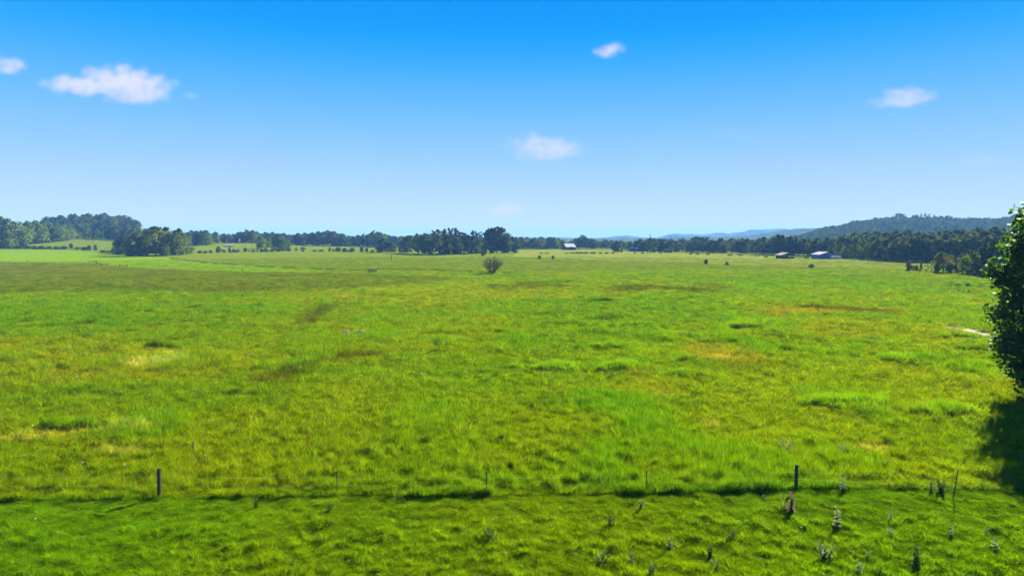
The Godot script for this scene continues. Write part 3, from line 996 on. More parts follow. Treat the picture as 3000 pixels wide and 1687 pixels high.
	# single trees standing out along the hill's skyline
	for p in [[2565, 16, 1.0, "wide"], [2598, 15, 1.0, "wide"], [2634, 21, 1.2, "wide"], [2680, 17, 1.1, "wide"], [2699, 20, 0.5, "pine"], [2712, 21, 0.7, "pine"], [2722, 20, 0.7, "pine"], [2736, 18, 0.6, "pine"], [2755, 15, 1.0, "wide"], [2778, 16, 1.0, "wide"], [2836, 15, 0.8, "pine"], [2846, 14, 0.8, "pine"], [2886, 15, 0.9, "pine"], [2898, 16, 0.7, "pine"], [2940, 14, 1.2, "wide"], [2970, 15, 1.1, "wide"]]:
		var b := column_at(p[0], 1300.0)
		plant("skyline_tree", p[3], k, b, p[1], p[1] * p[2], 3 if k % 2 else 0, "thin-crowned pine standing out on the hill's skyline" if p[3] == "pine" else "round-headed tree standing out on the hill's skyline", "tree", "pines on the hill's skyline" if p[3] == "pine" else "round trees on the hill's skyline")
		k += 1

func make_shrubs() -> void:
	# [px, py foot, height px, width px, kind, tint, label, group]
	var list := []
	for p in [[585, 742, 8, 16], [600, 742, 7, 14], [616, 741, 8, 14], [640, 740, 19, 19], [655, 739, 8, 14], [672, 740, 18, 14], [683, 739, 10, 14], [695, 739, 9, 16], [718, 737, 11, 13], [729, 737, 9, 7], [741, 737, 6, 14], [754, 736, 14, 9], [766, 737, 8, 16], [778, 738, 16, 15], [795, 737, 5, 12], [846, 736, 11, 16], [867, 735, 13, 9], [887, 731, 8, 18], [886, 737, 5, 12], [922, 737, 5, 20], [940, 737, 6, 18], [965, 737, 15, 11], [975, 737, 12, 9], [990, 737, 13, 22], [1010, 738, 12, 18], [1030, 738, 13, 24], [1059, 738, 15, 15], [1074, 738, 12, 14], [1090, 738, 6, 12], [1172, 740, 21, 17], [1184, 740, 5, 10], [1242, 743, 9, 16], [1262, 744, 8, 16], [1290, 744, 12, 12], [1330, 745, 9, 14], [1345, 744, 6, 18], [1360, 745, 7, 9], [1380, 742, 5, 22], [1398, 741, 19, 18], [1440, 741, 6, 20], [1480, 741, 5, 24], [1510, 741, 4, 20]]:
		var kind := "cone" if p[3] < p[2] * 0.95 else "ball"
		var tint: int = [0, 1, 3][rng.randi() % 3]
		var where := "near the low white-roofed shed" if p[0] < 740 else ("by the large oval hedgerow tree" if p[0] < 900 else ("by the broad very dark tree" if p[0] < 1200 else "at the foot of the pine stand"))
		list.append([p[0], p[1], p[2], p[3], kind, tint, "%s %s %s shrub of the straggling hedgerow %s" % ["tall" if p[2] > 11 else "low", TINT_WORDS[tint], CROWN_WORDS[kind], where], "hedgerow shrubs"])
	var bank := "shrub in the hedge bank above the hay field"
	for p in [[8, 728, 12, 30], [30, 728, 11, 30], [52, 728, 9, 26], [75, 728, 9, 26], [98, 729, 9, 24], [120, 729, 9, 24], [142, 729, 9, 22], [164, 730, 9, 22], [186, 730, 9, 22], [207, 728, 15, 15], [226, 731, 8, 20], [245, 733, 10, 20], [259, 733, 15, 15], [278, 734, 18, 11], [300, 740, 8, 20], [316, 741, 8, 18], [330, 745, 20, 14], [345, 746, 9, 18], [-20, 728, 14, 32], [60, 716, 12, 20], [90, 714, 9, 18]]:
		var tint: int = [0, 1, 3][rng.randi() % 3]
		list.append([p[0], p[1], p[2], p[3], "ball", tint, "%s %s %s" % ["taller" if p[2] > 11 else "low", TINT_WORDS[tint], bank], "hedge bank shrubs"])
	var low := "low spreading shrub in the dark hedge before the white-roofed barn"
	for p in [[1586, 743, 3, 14], [1602, 743, 3, 16], [1660, 743, 3, 14], [1675, 743, 4, 14], [1690, 743, 5, 18], [1702, 743, 5, 18], [1718, 743, 5, 18], [1738, 743, 5, 22], [1760, 743, 4, 14], [1778, 743, 4, 16], [1796, 743, 4, 12]]:
		list.append([p[0], p[1], p[2], p[3], "ball", 3, low, "low shrubs before the barn"])
	var far := "small shrub scattered in rough grass near the utility poles"
	for p in [[1822, 739, 15, 8], [1860, 743, 9, 6], [1884, 743, 4, 12], [1935, 742, 4, 14], [2025, 745, 4, 14], [2045, 746, 4, 16], [2075, 746, 4, 14], [2140, 749, 4, 22], [2170, 749, 4, 22], [2245, 754, 4, 14], [2365, 757, 6, 16], [2440, 758, 6, 12], [2465, 757, 8, 16], [2470, 758, 6, 16]]:
		list.append([p[0], p[1], p[2], p[3], "ball", [0, 1, 2][rng.randi() % 3], far, "small shrubs near the poles"])
	for p in [[1893, 736, 15, 22, "ball", 1, "light bush left of the pair of utility poles", ""], [1880, 735, 24, 30, "ball", 0, "dark round tree-like bush beside the utility poles", ""], [1916, 739, 17, 22, "ball", 1, "grey-green bush leaning against the utility poles", ""], [1950, 740, 12, 20, "ball", 5, "pale flowering bush before the long dark barn", ""], [1965, 740, 15, 18, "ball", 5, "taller pale bush at the end of the long dark barn", ""], [1985, 738, 20, 20, "ball", 0, "dark rounded bush just past the long dark barn", ""],
			[1311, 745, 25, 16, "skirt", 2, "yellow-green bush catching sun before the pine stand", ""], [1302, 745, 16, 14, "ball", 0, "dark bush beside the yellow-green one", ""],
			[1416, 749, 15, 16, "ball", 3, "round bush with a bluish cast close to the pine stand", ""],
			[1581, 758, 10, 11, "ball", 3, "round dark bush on mown grass, first of a close pair", ""], [1620, 759, 10, 10, "ball", 3, "round dark bush on mown grass, second of a close pair", ""],
			[2069, 774, 15, 14, "ball", 3, "egg-shaped dark bush on the open mown field", ""], [2130, 777, 12, 16, "cone", 3, "dome-shaped dark bush near the egg-shaped one", ""], [2378, 785, 11, 20, "ball", 3, "flattened grey bush in the pale grass before the blue barn", ""],
			[2664, 793, 28, 20, "ball", 4, "upright olive bush at the end of the straggling thicket", ""], [2683, 793, 17, 24, "ball", 5, "low pale bush in the straggling thicket", ""], [2700, 794, 36, 11, "cone", 4, "narrow upright shrub in the straggling thicket", ""], [2715, 795, 22, 20, "thin", 5, "see-through pale shrub in the straggling thicket", ""], [2732, 796, 30, 22, "thin", 5, "loose sapling with bare stems in the thicket", ""], [2746, 797, 26, 20, "ball", 4, "rounded olive bush under the spreading tree", ""], [2784, 798, 32, 24, "ball", 5, "pale bush beside the spreading tree", ""], [2803, 799, 30, 24, "ball", 4, "olive bush between the spreading tree and the wood", ""],
			[2420, 858, 3, 10, "ball", 1, "tiny weedy bush on the smooth slope", ""], [2785, 838, 16, 30, "thin", 1, "twiggy bush near the broken rail fence", ""], [2808, 839, 9, 22, "ball", 1, "low weedy mound near the broken rail fence", ""], [2838, 840, 11, 20, "ball", 1, "weedy mound beside the maple's edge", ""], [2875, 842, 14, 16, "thin", 1, "leggy bush half behind the maple", ""]]:
		list.append(p)
	var k := 0
	for p in list:
		var b := ground_at(p[0], p[1])
		var h: float = p[2] / F * -b.z
		var w: float = p[3] / F * -b.z
		plant("shrub", p[4], k, b, h, w * (0.92 if p[4] == "ball" else 1.15), p[5], p[6], "shrub", p[7])
		k += 1
	for p in [[2764, 798, 738, "wide", 4, 0.95, "spreading olive tree on two leaning stems in the thicket"], [2822, 801, 742, "oval", 2, 1.0, "slim light green tree at the edge of the shady wood"], [2850, 803, 732, "skirt", 2, 0.85, "drooping light green tree before the shady wood"], [2885, 806, 716, "skirt", 3, 0.7, "tall blue-green tree close to the maple"], [2915, 808, 700, "skirt", 3, 0.7, "high dark tree half hidden by the maple"], [2955, 810, 690, "skirt", 0, 0.7, "high dusky tree behind the maple"]]:
		var b := ground_at(p[0], p[1])
		var h: float = (p[1] - p[2]) / F * -b.z
		plant("thicket_tree", p[3], k, b, h, h * p[5], p[4], p[6], "tree", "")
		k += 1

func make_maple() -> void:
	var base := Vector3(42.0, 0, -50.0)
	base.y = height(base.x, base.z)
	var o := thing("maple_tree", "large leafy maple close by, casting its shadow over the fence end", "tree", base)
	var r := RandomNumberGenerator.new()
	r.seed = 99
	var prof := [[0.0, 3.0], [0.05, 5.2], [0.18, 6.2], [0.3, 6.7], [0.5, 6.8], [0.65, 6.3], [0.78, 4.9], [0.9, 3.2], [1.0, 0.8]]
	var high := 17.6
	var sh := Shape.new()
	sh.tube([Vector3(0, -0.3, 0), Vector3(0.05, 1.2, 0), Vector3(-0.1, 5, 0.1), Vector3(0.1, 10, 0), Vector3(0, 16, 0.1)], [0.5, 0.36, 0.3, 0.2, 0.05], 9)
	part("trunk", sh.done(), mats["bark"], o)
	var tips := []
	for k in 150:
		var u := (k + r.randf()) / 150.0
		var rad := profile_at(prof, u) * sqrt(r.randf_range(0.25, 1.0)) * r.randf_range(0.85, 1.1)
		var a := k * 2.39996 + r.randf() * 0.6
		tips.append(Vector3(cos(a) * rad, 0.7 + u * (high - 0.7), sin(a) * rad))
	for k in 40:
		var t: Vector3 = tips[k * 150 / 40]
		var from := Vector3(0, clampf(t.y - Vector2(t.x, t.z).length() * 0.6, 1.2, 15.0), 0)
		var bsh := Shape.new()
		bsh.tube([from, from.lerp(t, 0.55) + Vector3(0, -0.2, 0), t], [0.11, 0.06, 0.015], 5)
		part("branch", bsh.done(), mats["bark"], o)
	var lv := Shape.new()
	for k in 70000:
		var t: Vector3 = tips[r.randi() % tips.size()]
		var dir := Vector3(r.randfn(), r.randfn() * 0.75, r.randfn()).normalized()
		var p := t + dir * r.randf_range(0.25, 1.35)
		if p.y < 0.25:
			continue
		var n := (Vector3(dir.x * 0.5, 0.7, dir.z * 0.5) + Vector3(r.randfn(), r.randfn(), r.randfn()) * 0.5).normalized()
		var along := (n.cross(Vector3(r.randfn(), r.randfn(), r.randfn()))).normalized()
		var side := n.cross(along)
		var l := r.randf_range(0.09, 0.20)
		var col := Color(1, 1, 1) * r.randf_range(0.7, 1.3)
		col = Color(col.r * r.randf_range(0.8, 1.2), col.g, col.b)
		var root := p - along * l
		var tip := p + along * l - n * l * 0.25
		var left := p + side * l * 0.85 - n * l * 0.1
		var right := p - side * l * 0.85 - n * l * 0.1
		lv.tri(root, left, tip, col)
		lv.tri(root, tip, right, col)
	part("crown", lv.done(), mat("maple_leaf", Color(0.058, 0.120, 0.010), 0.6, 0.2, Color(0.9, 1.0, 0.35), true), o)

func make_bare_bush() -> void:
	var b := ground_at(1443, 801)
	var o := thing("bare_bush", "leafless many-stemmed bush fanning out alone in the pasture", "bush", b)
	var m := mat("dry_twig", Color(0.145, 0.11, 0.07), 0.95, 0.1)
	var r := RandomNumberGenerator.new()
	r.seed = 5
	var tall := 48.0 / F * -b.z
	for k in 24:
		var a := k * 2.39996 + r.randf() * 0.3
		var out := sqrt((k + 0.5) / 24.0)
		var radial := Vector3(cos(a), 0, sin(a))
		var top := tall * (1.0 - 0.42 * out * out) * r.randf_range(0.9, 1.02)
		var pts := []
		var rad := []
		for j in 6:
			var u := j / 5.0
			pts.append(radial * (0.25 + tall * 0.66 * out * pow(u, 0.85)) + Vector3(r.randfn() * 0.05, top * u - (0.2 if j == 0 else 0.0), r.randfn() * 0.05))
			rad.append(lerpf(0.10, 0.018, u))
		var stem := Shape.new()
		stem.tube(pts, rad, 5)
		var s := part("stem", stem.done(), m, o)
		var tw := Shape.new()
		for j in 62:
			var u := r.randf_range(1.8, 4.99)
			var from: Vector3 = pts[int(u)].lerp(pts[int(u) + 1], u - int(u))
			var d := (radial * out * 0.5 + Vector3(r.randfn() * 0.5, r.randf_range(0.2, 1.1), r.randfn() * 0.5)).normalized()
			var l := tall * r.randf_range(0.08, 0.22)
			tw.tube([from, from + d * l * 0.5 + Vector3(0, 0.04, 0), from + d * l + Vector3(0, 0.12, 0)], [0.021, 0.016, 0.010], 3, Color.WHITE, false)
		part("twigs", tw.done(), m, s)

# ------------------------------------------------------------------ buildings

func gable(o: Node3D, w: float, dp: float, eave: float, ridge: float, wall: Material, roof: Material, over := 0.4, ridge_along_x := true) -> void:
	# walls as four panels with a gable, roof as two thick slabs
	var turn := Basis() if ridge_along_x else Basis(Vector3.UP, PI / 2)
	var hw := (w if ridge_along_x else dp) * 0.5
	var hd := (dp if ridge_along_x else w) * 0.5
	for s in [-1.0, 1.0]:
		var sh := Shape.new()
		sh.box(turn * Vector3(0, eave * 0.5 - 0.1, s * (hd - 0.08)), Vector3(hw * 2.0 - 0.02, eave + 0.2, 0.16), turn)
		part("wall", sh.done(), wall, o)
		var g := Shape.new()
		var x: float = s * hw
		var t: float = -s * 0.16
		var q := [Vector3(x, -0.2, -hd), Vector3(x, eave, -hd), Vector3(x, ridge, 0), Vector3(x, eave, hd), Vector3(x, -0.2, hd)]
		var bq := []
		for v in q:
			bq.append(turn * v)
		var inner := []
		for v in q:
			inner.append(turn * (v + Vector3(t, 0, 0)))
		for side in [bq, inner]:
			g.quad(side[0], side[1], side[3], side[4])
			g.tri(side[1], side[2], side[3])
		for e in 4:
			g.quad(bq[e], bq[e + 1], inner[e + 1], inner[e])
		part("gable_wall", g.done(), wall, o)
		var r := Shape.new()
		var slope := Vector2(hd, ridge - eave)
		var len := slope.length() + over
		var ang := atan2(ridge - eave, hd)
		var mid := Vector3(0, ridge + 0.1, 0) + Vector3(0, -sin(ang), s * cos(ang)) * len * 0.5
		r.box(turn * mid, Vector3(hw * 2.0 + over * 2.0, 0.12, len), turn * Basis(Vector3.RIGHT, ang * s))
		part("roof_slope", r.done(), roof, o)

func make_buildings() -> void:
	var dark := mat("dark_boards", Color(0.07, 0.055, 0.05), 0.9, 0.2)
	var tin := mat("pale_tin", Color(0.36, 0.345, 0.37), 0.9, 0.1)
	var white := mat("white_boards", Color(0.5, 0.5, 0.48), 0.8, 0.2)
	var blue := mat("blue_sheet", Color(0.055, 0.085, 0.26), 0.5, 0.4)
	var blue_roof := mat("grey_blue_sheet", Color(0.07, 0.095, 0.18), 0.7, 0.2)
	var rust := mat("rust_boards", Color(0.14, 0.085, 0.065), 0.9, 0.2)
	var opening := mat("dark_opening", Color(0.012, 0.012, 0.014), 0.9, 0.1)
	var slab := func(o: Node3D, called: String, at: Vector3, size: Vector3, m: Material) -> void:
		var s := Shape.new()
		s.box(at, size)
		part(called, s.done(), m, o)
	# barn with the pale roof against the far trees
	var b := ground_at(1667, 731)
	var u := -b.z / F
	var o := thing("barn", "dark board barn with a big pale tin roof at the far trees", "barn", b, 0.12)
	gable(o, 28.0 * u, 60.0 * u, 7.5 * u, 17.0 * u, dark, tin)
	slab.call(o, "door", Vector3(0, 1.4, 30.0 * u + 0.03), Vector3(3.0, 2.8, 0.08), opening)
	slab.call(o, "window", Vector3(-9.0 * u, 1.8, 30.0 * u + 0.03), Vector3(1.0, 0.8, 0.08), opening)
	# low farmhouse behind
	b = ground_at(1859, 734)
	u = -b.z / F
	o = thing("farmhouse", "low farmhouse with a bright white roof near the utility poles", "house", b)
	gable(o, 24.0 * u, 26.0 * u, 5.5 * u, 9.5 * u, rust, tin)
	slab.call(o, "door", Vector3(0.6, 1.0, 13.0 * u + 0.03), Vector3(1.0, 2.0, 0.06), white)
	for x in [-6.0, -3.0, 5.0]:
		slab.call(o, "window", Vector3(x * u * 1.4, 1.2, 13.0 * u + 0.03), Vector3(0.9, 0.8, 0.06), opening)
	# long dark barn among bushes
	b = ground_at(1950, 736)
	u = -b.z / F
	o = thing("long_barn", "long dark barn with a low roof, partly hidden by pale bushes", "barn", b, -0.05)
	gable(o, 50.0 * u, 22.0 * u, 12.0 * u, 18.0 * u, dark, mat("dark_sheet", Color(0.10, 0.11, 0.14), 0.5, 0.4))
	slab.call(o, "door", Vector3(-6.0, 1.5, 11.0 * u + 0.02), Vector3(3.2, 3.0, 0.08), opening)
	slab.call(o, "door", Vector3(4.0, 1.5, 11.0 * u + 0.02), Vector3(3.2, 3.0, 0.08), opening)
	# open-sided field shelter
	b = ground_at(2301, 757)
	u = -b.z / F
	o = thing("field_shelter", "open-sided field shelter with a dark gable and pale roof edges", "shelter", b, 0.1)
	var hw := 20.0 * u
	for sx in [-1.0, -0.33, 0.33, 1.0]:
		for sz in [-1.0, 1.0]:
			slab.call(o, "post", Vector3(sx * (hw - 0.3), 5.0 * u - 0.1, sz * 3.6), Vector3(0.22, 10.0 * u + 0.2, 0.22), dark)
	var g := Shape.new()
	for z in [3.8, 3.6]:
		g.tri(Vector3(-hw, 9.6 * u, z), Vector3(0, 16.0 * u, z), Vector3(hw, 9.6 * u, z))
	g.quad(Vector3(-hw, 9.6 * u, 3.8), Vector3(hw, 9.6 * u, 3.8), Vector3(hw, 9.6 * u, 3.6), Vector3(-hw, 9.6 * u, 3.6))
	part("gable_board", g.done(), dark, o)
	for s in [-1.0, 1.0]:
		var ang := atan2(6.4 * u, hw)
		var len := Vector2(hw, 6.4 * u).length() + 0.5
		var r := Shape.new()
		r.box(Vector3(0, 16.0 * u + 0.18, 0) + Vector3(s * cos(ang), -sin(ang), 0) * len * 0.5, Vector3(len, 0.22, 8.6), Basis(Vector3.BACK, -ang * s))
		part("roof_slope", r.done(), mat("worn_tin", Color(0.09, 0.088, 0.095), 0.8, 0.2), o)
	slab.call(o, "low_wall", Vector3(0, 0.55, 3.72), Vector3(hw * 2.0 - 0.9, 1.1, 0.12), dark)
	slab.call(o, "back_wall", Vector3(0, 0.9, -3.72), Vector3(hw * 2.0 - 0.9, 1.8, 0.12), dark)
	slab.call(o, "pale_panel", Vector3(-0.6, 1.45, -3.5), Vector3(hw * 1.5, 0.5, 0.1), white)
	# pen rails running from the shelter
	var p0 := ground_at(2326, 757)
	o = thing("pen_fence", "dark board pen fence running from the field shelter to the blue barn", "fence", p0)
	for k in 7:
		slab.call(o, "post", Vector3(k * 1.5, 0.5, 0), Vector3(0.16, 1.2, 0.16), dark)
	for y in [0.35, 0.8]:
		slab.call(o, "rail", Vector3(4.5, y, 0.11), Vector3(9.2, 0.16, 0.05), dark)
	# blue barn
	b = ground_at(2413, 758)
	u = -b.z / F
	o = thing("blue_barn", "blue sheet-metal barn with a plain gable end facing the pasture", "barn", b, 0.0)
	gable(o, 46.0 * u, 60.0 * u, 12.5 * u, 20.0 * u, blue, blue_roof, 0.35, false)
	slab.call(o, "door", Vector3(5.0 * u, 1.3, 30.0 * u + 0.03), Vector3(2.6, 2.6, 0.06), mat("blue_door", Color(0.045, 0.070, 0.22), 0.5, 0.4))
	b = ground_at(2451, 759)
	o = thing("stock_trailer", "low white stock trailer parked beside the blue barn", "trailer", b)
	slab.call(o, "body", Vector3(0, 0.9, 0), Vector3(5.4, 1.2, 1.8), white)
	slab.call(o, "tailgate", Vector3(2.75, 0.85, 0), Vector3(0.08, 1.1, 1.6), tin)
	slab.call(o, "drawbar", Vector3(-3.2, 0.4, 0), Vector3(1.2, 0.1, 0.1), dark)
	for s in [-0.5, 0.5]:
		for z in [-0.95, 0.95]:
			var wsh := Shape.new()
			wsh.tube([Vector3(s, 0.32, z - 0.1), Vector3(s, 0.32, z + 0.1)], [0.33, 0.33], 12)
			part("wheel", wsh.done(), opening, o)
	# far farm buildings among the trees above the slope
	b = ground_at(670, 722)
	u = -b.z / F
	o = thing("low_shed", "low shed with a shallow white roof out on the green slope", "shed", b)
	gable(o, 24.0 * u, 14.0 * u, 2.2 * u, 5.0 * u, dark, tin, 0.3)
	slab.call(o, "door", Vector3(0, 0.4 * u + 0.3, 7.0 * u + 0.02), Vector3(1.6, 1.0 * u, 0.06), opening)
	b = ground_at(884, 712)
	u = -b.z / F
	o = thing("cottage", "long pale cottage with a light roof deep among the far trees", "house", b)
	gable(o, 36.0 * u, 14.0 * u, 5.0 * u, 9.0 * u, white, tin)
	slab.call(o, "door", Vector3(0, 1.0, 7.0 * u + 0.03), Vector3(1.1, 2.0, 0.06), opening)
	for x in [-10.0, -5.0, 6.0, 11.0]:
		slab.call(o, "window", Vector3(x * u, 1.5, 7.0 * u + 0.03), Vector3(1.2, 0.9, 0.06), opening)
	b = ground_at(700, 712)
	o = thing("white_silo", "small white silo at the edge of the trees above the slope", "silo", b)
	var silo := Shape.new()
	silo.tube([Vector3(0, -0.2, 0), Vector3(0, 3.6, 0), Vector3(0, 4.3, 0)], [1.0, 1.0, 0.2], 14)
	part("tank", silo.done(), white, o)
	slab.call(o, "ladder", Vector3(0, 1.8, 1.04), Vector3(0.4, 3.4, 0.06), tin)

func make_poles() -> void:
	var wood := mat("pole_wood", Color(0.11, 0.09, 0.075), 0.95, 0.1)
	var cap := mat("insulator", Color(0.09, 0.09, 0.09), 0.4, 0.4)
	# [px, foot py, top py, arm, label]
	for p in [[1898, 743, 700, 0.0, "shorter utility pole of the pair beside the grey-green bush"], [1905, 743, 687, 2.4, "taller utility pole with a crossarm beside the grey-green bush"], [2216, 752, 708, 0.0, "shorter utility pole of the pair by the tall thin trees"], [2224, 752, 703, 1.8, "taller utility pole of the pair by the tall thin trees"], [1147, 763, 742, 0.0, "short lone pole standing in the smooth slope"]]:
		var b := ground_at(p[0], p[1])
		var h: float = (p[1] - p[2]) / F * -b.z
		var o := thing("utility_pole", p[4], "pole", b)
		var s := Shape.new()
		var thick := 0.24 if h > 5.0 else 0.15
		s.tube([Vector3(0, -0.3, 0), Vector3(0, h, 0)], [thick * 1.2, thick * 0.8], 8)
		part("shaft", s.done(), wood, o)
		if p[3] > 0.0:
			var a := Shape.new()
			a.box(Vector3(0, h - 0.7, 0.2), Vector3(p[3], 0.14, 0.12))
			part("crossarm", a.done(), wood, o)
			for x in [-0.45, 0.0, 0.45]:
				var q := Shape.new()
				q.tube([Vector3(x * p[3], h - 0.63, 0.2), Vector3(x * p[3], h - 0.42, 0.2)], [0.07, 0.05], 7)
				part("insulator", q.done(), cap, o)
	# a pair behind the hay field clump, tops above the trees
	for p in [[403, 647], [409, 648]]:
		var b := column_at(p[0], 560.0)
		var h: float = EYE + (HORIZON - p[1]) / F * 560.0 - b.y
		var o := thing("utility_pole", "tall bare pole of the pair rising behind the hay field clump", "pole", b, 0.0, "poles behind the hay field clump")
		var s := Shape.new()
		s.tube([Vector3(0, -0.3, 0), Vector3(0, h, 0)], [0.36, 0.28], 8)
		part("shaft", s.done(), wood, o)
		var a := Shape.new()
		a.box(Vector3(0, h - 2.0, 0.25), Vector3(0.9, 0.14, 0.12))
		part("crossarm", a.done(), wood, o)

func make_fence() -> void:
	var wood := mat("weathered_post", Color(0.055, 0.045, 0.034), 0.95, 0.15)
	var steel := mat("painted_steel", Color(0.012, 0.018, 0.016), 0.6, 0.4)
	var wire := mat("fence_wire", Color(0.55, 0.56, 0.55), 0.35, 0.5)
	var tape := mat("fence_tape", Color(0.55, 0.55, 0.50), 0.6, 0.4)
	var first := ground_at(465, 1458)
	var o := thing("wire_fence", "electric wire fence on wooden and thin steel posts between the turf and the tall meadow", "fence", first)
	var heads := []
	for p in [[-70, 1460, 88, 0, 0.0], [465, 1458, 90, 0, 0.02], [987, 1452, 74, 1, 0.0], [1425, 1451, 74, 1, 0.0], [1894, 1446, 72, 1, 0.0], [2333, 1434, 76, 0, 0.0], [2793, 1460, 90, 1, 0.12], [3200, 1452, 80, 0, 0.0]]:
		var b := ground_at(p[0], p[1])
		var h: float = p[2] / F * -b.z
		var at := b - first
		var lean := Vector3(p[4] * h, 0, 0)
		var s := Shape.new()
		if p[3] == 0:
			# a split post, nearly square with worn arrises
			var pts := [at + Vector3(0, -0.3, 0), at + lean * 0.5 + Vector3(0, h * 0.5, 0), at + lean + Vector3(0, h - 0.02, 0), at + lean + Vector3(0, h, 0)]
			s.tube(pts, [0.090, 0.086, 0.084, 0.070], 8)
			part("wooden_post", s.done(), wood, o)
		else:
			s.box(at + lean * 0.5 + Vector3(0, h * 0.5 - 0.15, 0), Vector3(0.045, h + 0.3, 0.012), Basis(Vector3.BACK, -p[4]))
			s.box(at + lean * 0.5 + Vector3(0, h * 0.5 - 0.15, 0.022), Vector3(0.012, h + 0.3, 0.032), Basis(Vector3.BACK, -p[4]))
			part("steel_post", s.done(), steel, o)
		heads.append([at, lean, h])
	for lv in [0.45, 0.74]:
		for k in heads.size() - 1:
			var a: Array = heads[k]
			var c: Array = heads[k + 1]
			var front := Vector3(0, 0, 0.10)
			var pa: Vector3 = a[0] + a[1] * lv + Vector3(0, a[2] * lv, 0) + front
			var pc: Vector3 = c[0] + c[1] * lv + Vector3(0, c[2] * lv, 0) + front
			var s := Shape.new()
			var broad := k == 5
			s.tube([pa, pa.lerp(pc, 0.5) - Vector3(0, 0.03, 0), pc], [0.0022, 0.0022, 0.0022] if broad else [0.0010, 0.0010, 0.0010], 4, Color.WHITE, false)
			part("tape" if broad else "wire", s.done(), tape if broad else wire, o)

func make_far_posts() -> void:
	var wood: Material = mats["weathered_post"]
	var stake := func(px: float, py: float, hp: float, thick: float, lean: float, label: String) -> void:
		var b := ground_at(px, py)
		var h: float = hp / F * -b.z
		var o := thing("field_post", label, "post", b)
		var s := Shape.new()
		s.tube([Vector3(0, -0.2, 0), Vector3(lean * h * 0.5, h * 0.5, 0), Vector3(lean * h, h, 0)], [thick, thick * 0.95, thick * 0.8], 7)
		part("stake", s.done(), wood, o)
		var c := Shape.new()
		c.tube([Vector3(lean * h * 0.8, h * 0.8, thick), Vector3(lean * h * 0.8, h * 0.8, thick + 0.06)], [0.05, 0.03], 6)
		part("insulator", c.done(), mats["insulator"], o)
	for p in [[42, 776, 9, 0.13, 0.0, "stout short post at the lower edge of the hay field"], [79, 765, 4, 0.15, 0.0, "stumpy post just inside the hay field"], [711, 796, 10, 0.14, -0.15, "leaning post at the pointed end of the hay field"], [1283, 804, 5, 0.10, 0.0, "small stake past the ditch, near the bare bush"], [1597, 815, 7, 0.09, 0.0, "thin stake in smooth grass beyond the brown streaks"], [1914, 824, 6, 0.10, 0.0, "stake beside a grey tussock beyond the brown streaks"], [565, 1322, 27, 0.07, 0.0, "dark stub of a post in the tall meadow"], [2895, 858, 8, 0.08, 0.0, "post of the broken rail fence, half behind the maple"], [294, 780, 9, 0.16, 0.0, "thick corral post between the two brace frames"], [312, 780, 11, 0.16, 0.0, "forked corral post nearest the low brace frame"], [242, 774, 5, 0.10, 0.0, "small stake beside the high brace frame"], [335, 781, 5, 0.08, 0.0, "thin stake before the low brace frame"]]:
		stake.call(p[0], p[1], p[2], p[3], p[4], p[5])
	# braced corner frames and a rail by the sand
	for p in [[259, 282, 774, 10, 0.9, "high wooden brace frame at the edge of the hay field"], [349, 371, 783, 9, 0.62, "low wooden brace frame at the corner of the hay field"], [2810, 2840, 859, 10, 0.35, "broken rail fence frame on the slope near the maple"]]:
		var b := ground_at(p[0], p[2])
		var e := ground_at(p[1], p[2])
		var h: float = p[3] / F * -b.z
		var o := thing("brace_frame", p[5], "fence", b)
		for at in [Vector3.ZERO, e - b]:
			var s := Shape.new()
			s.tube([at + Vector3(0, -0.2, 0), at + Vector3(0, h, 0)], [0.15, 0.13], 7)
			part("post", s.done(), wood, o)
		var s := Shape.new()
		s.tube([Vector3(0, h * p[4], 0), e - b + Vector3(0, h * p[4] - 0.1, 0)], [0.11, 0.10], 7)
		part("rail", s.done(), wood, o)
	# a hay feeder by the ditch
	var b := ground_at(1091, 798)
	var o := thing("hay_feeder", "weathered board feed trough standing by the ditch", "trough", b)
	for x in [-1.2, -0.4, 0.4, 1.2]:
		for z in [-0.4, 0.4]:
			var s := Shape.new()
			s.box(Vector3(x, 0.4, z), Vector3(0.12, 1.0, 0.12))
			part("leg", s.done(), wood, o)
	for z in [-0.4, 0.4]:
		for y in [0.45, 0.75]:
			var s := Shape.new()
			s.box(Vector3(0, y, z * 1.19), Vector3(2.8, 0.2, 0.05))
			part("board", s.done(), mat("grey_board", Color(0.22, 0.20, 0.16), 0.95, 0.1), o)
	# bleached branches lying in the grass
	var pale := mat("bleached_wood", Color(0.36, 0.36, 0.26), 0.9, 0.2)
	for p in [[1016, 988, "bleached bent branch, the upright hooked one of two in the yellow grass"], [1052, 986, "bleached bent branch, the low arched one of two in the yellow grass"]]:
		var at := ground_at(p[0], p[1])
		var br := thing("fallen_branch", p[2], "branch", at)
		var s := Shape.new()
		if p[0] < 1030:
			s.tube([Vector3(0.15, -0.1, 0), Vector3(0.12, 0.5, 0), Vector3(0.0, 0.8, 0.0), Vector3(-0.5, 0.72, 0.05), Vector3(-0.8, 0.55, 0.1)], [0.11, 0.10, 0.09, 0.07, 0.03], 7)
		else:
			s.tube([Vector3(-0.9, 0.1, 0), Vector3(-0.4, 0.5, 0), Vector3(0.2, 0.72, 0.0), Vector3(0.55, 0.62, 0.0), Vector3(1.0, 0.35, 0.1)], [0.05, 0.08, 0.09, 0.08, 0.03], 7)
		part("limb", s.done(), pale, br)
		var tw := Shape.new()
		tw.tube([Vector3(0.0, 0.6, 0), Vector3(0.2, 0.85, -0.2), Vector3(0.3, 0.9, -0.5)], [0.05, 0.03, 0.01], 5)
		part("twig", tw.done(), pale, br)

# ------------------------------------------------------------------ weeds by the fence

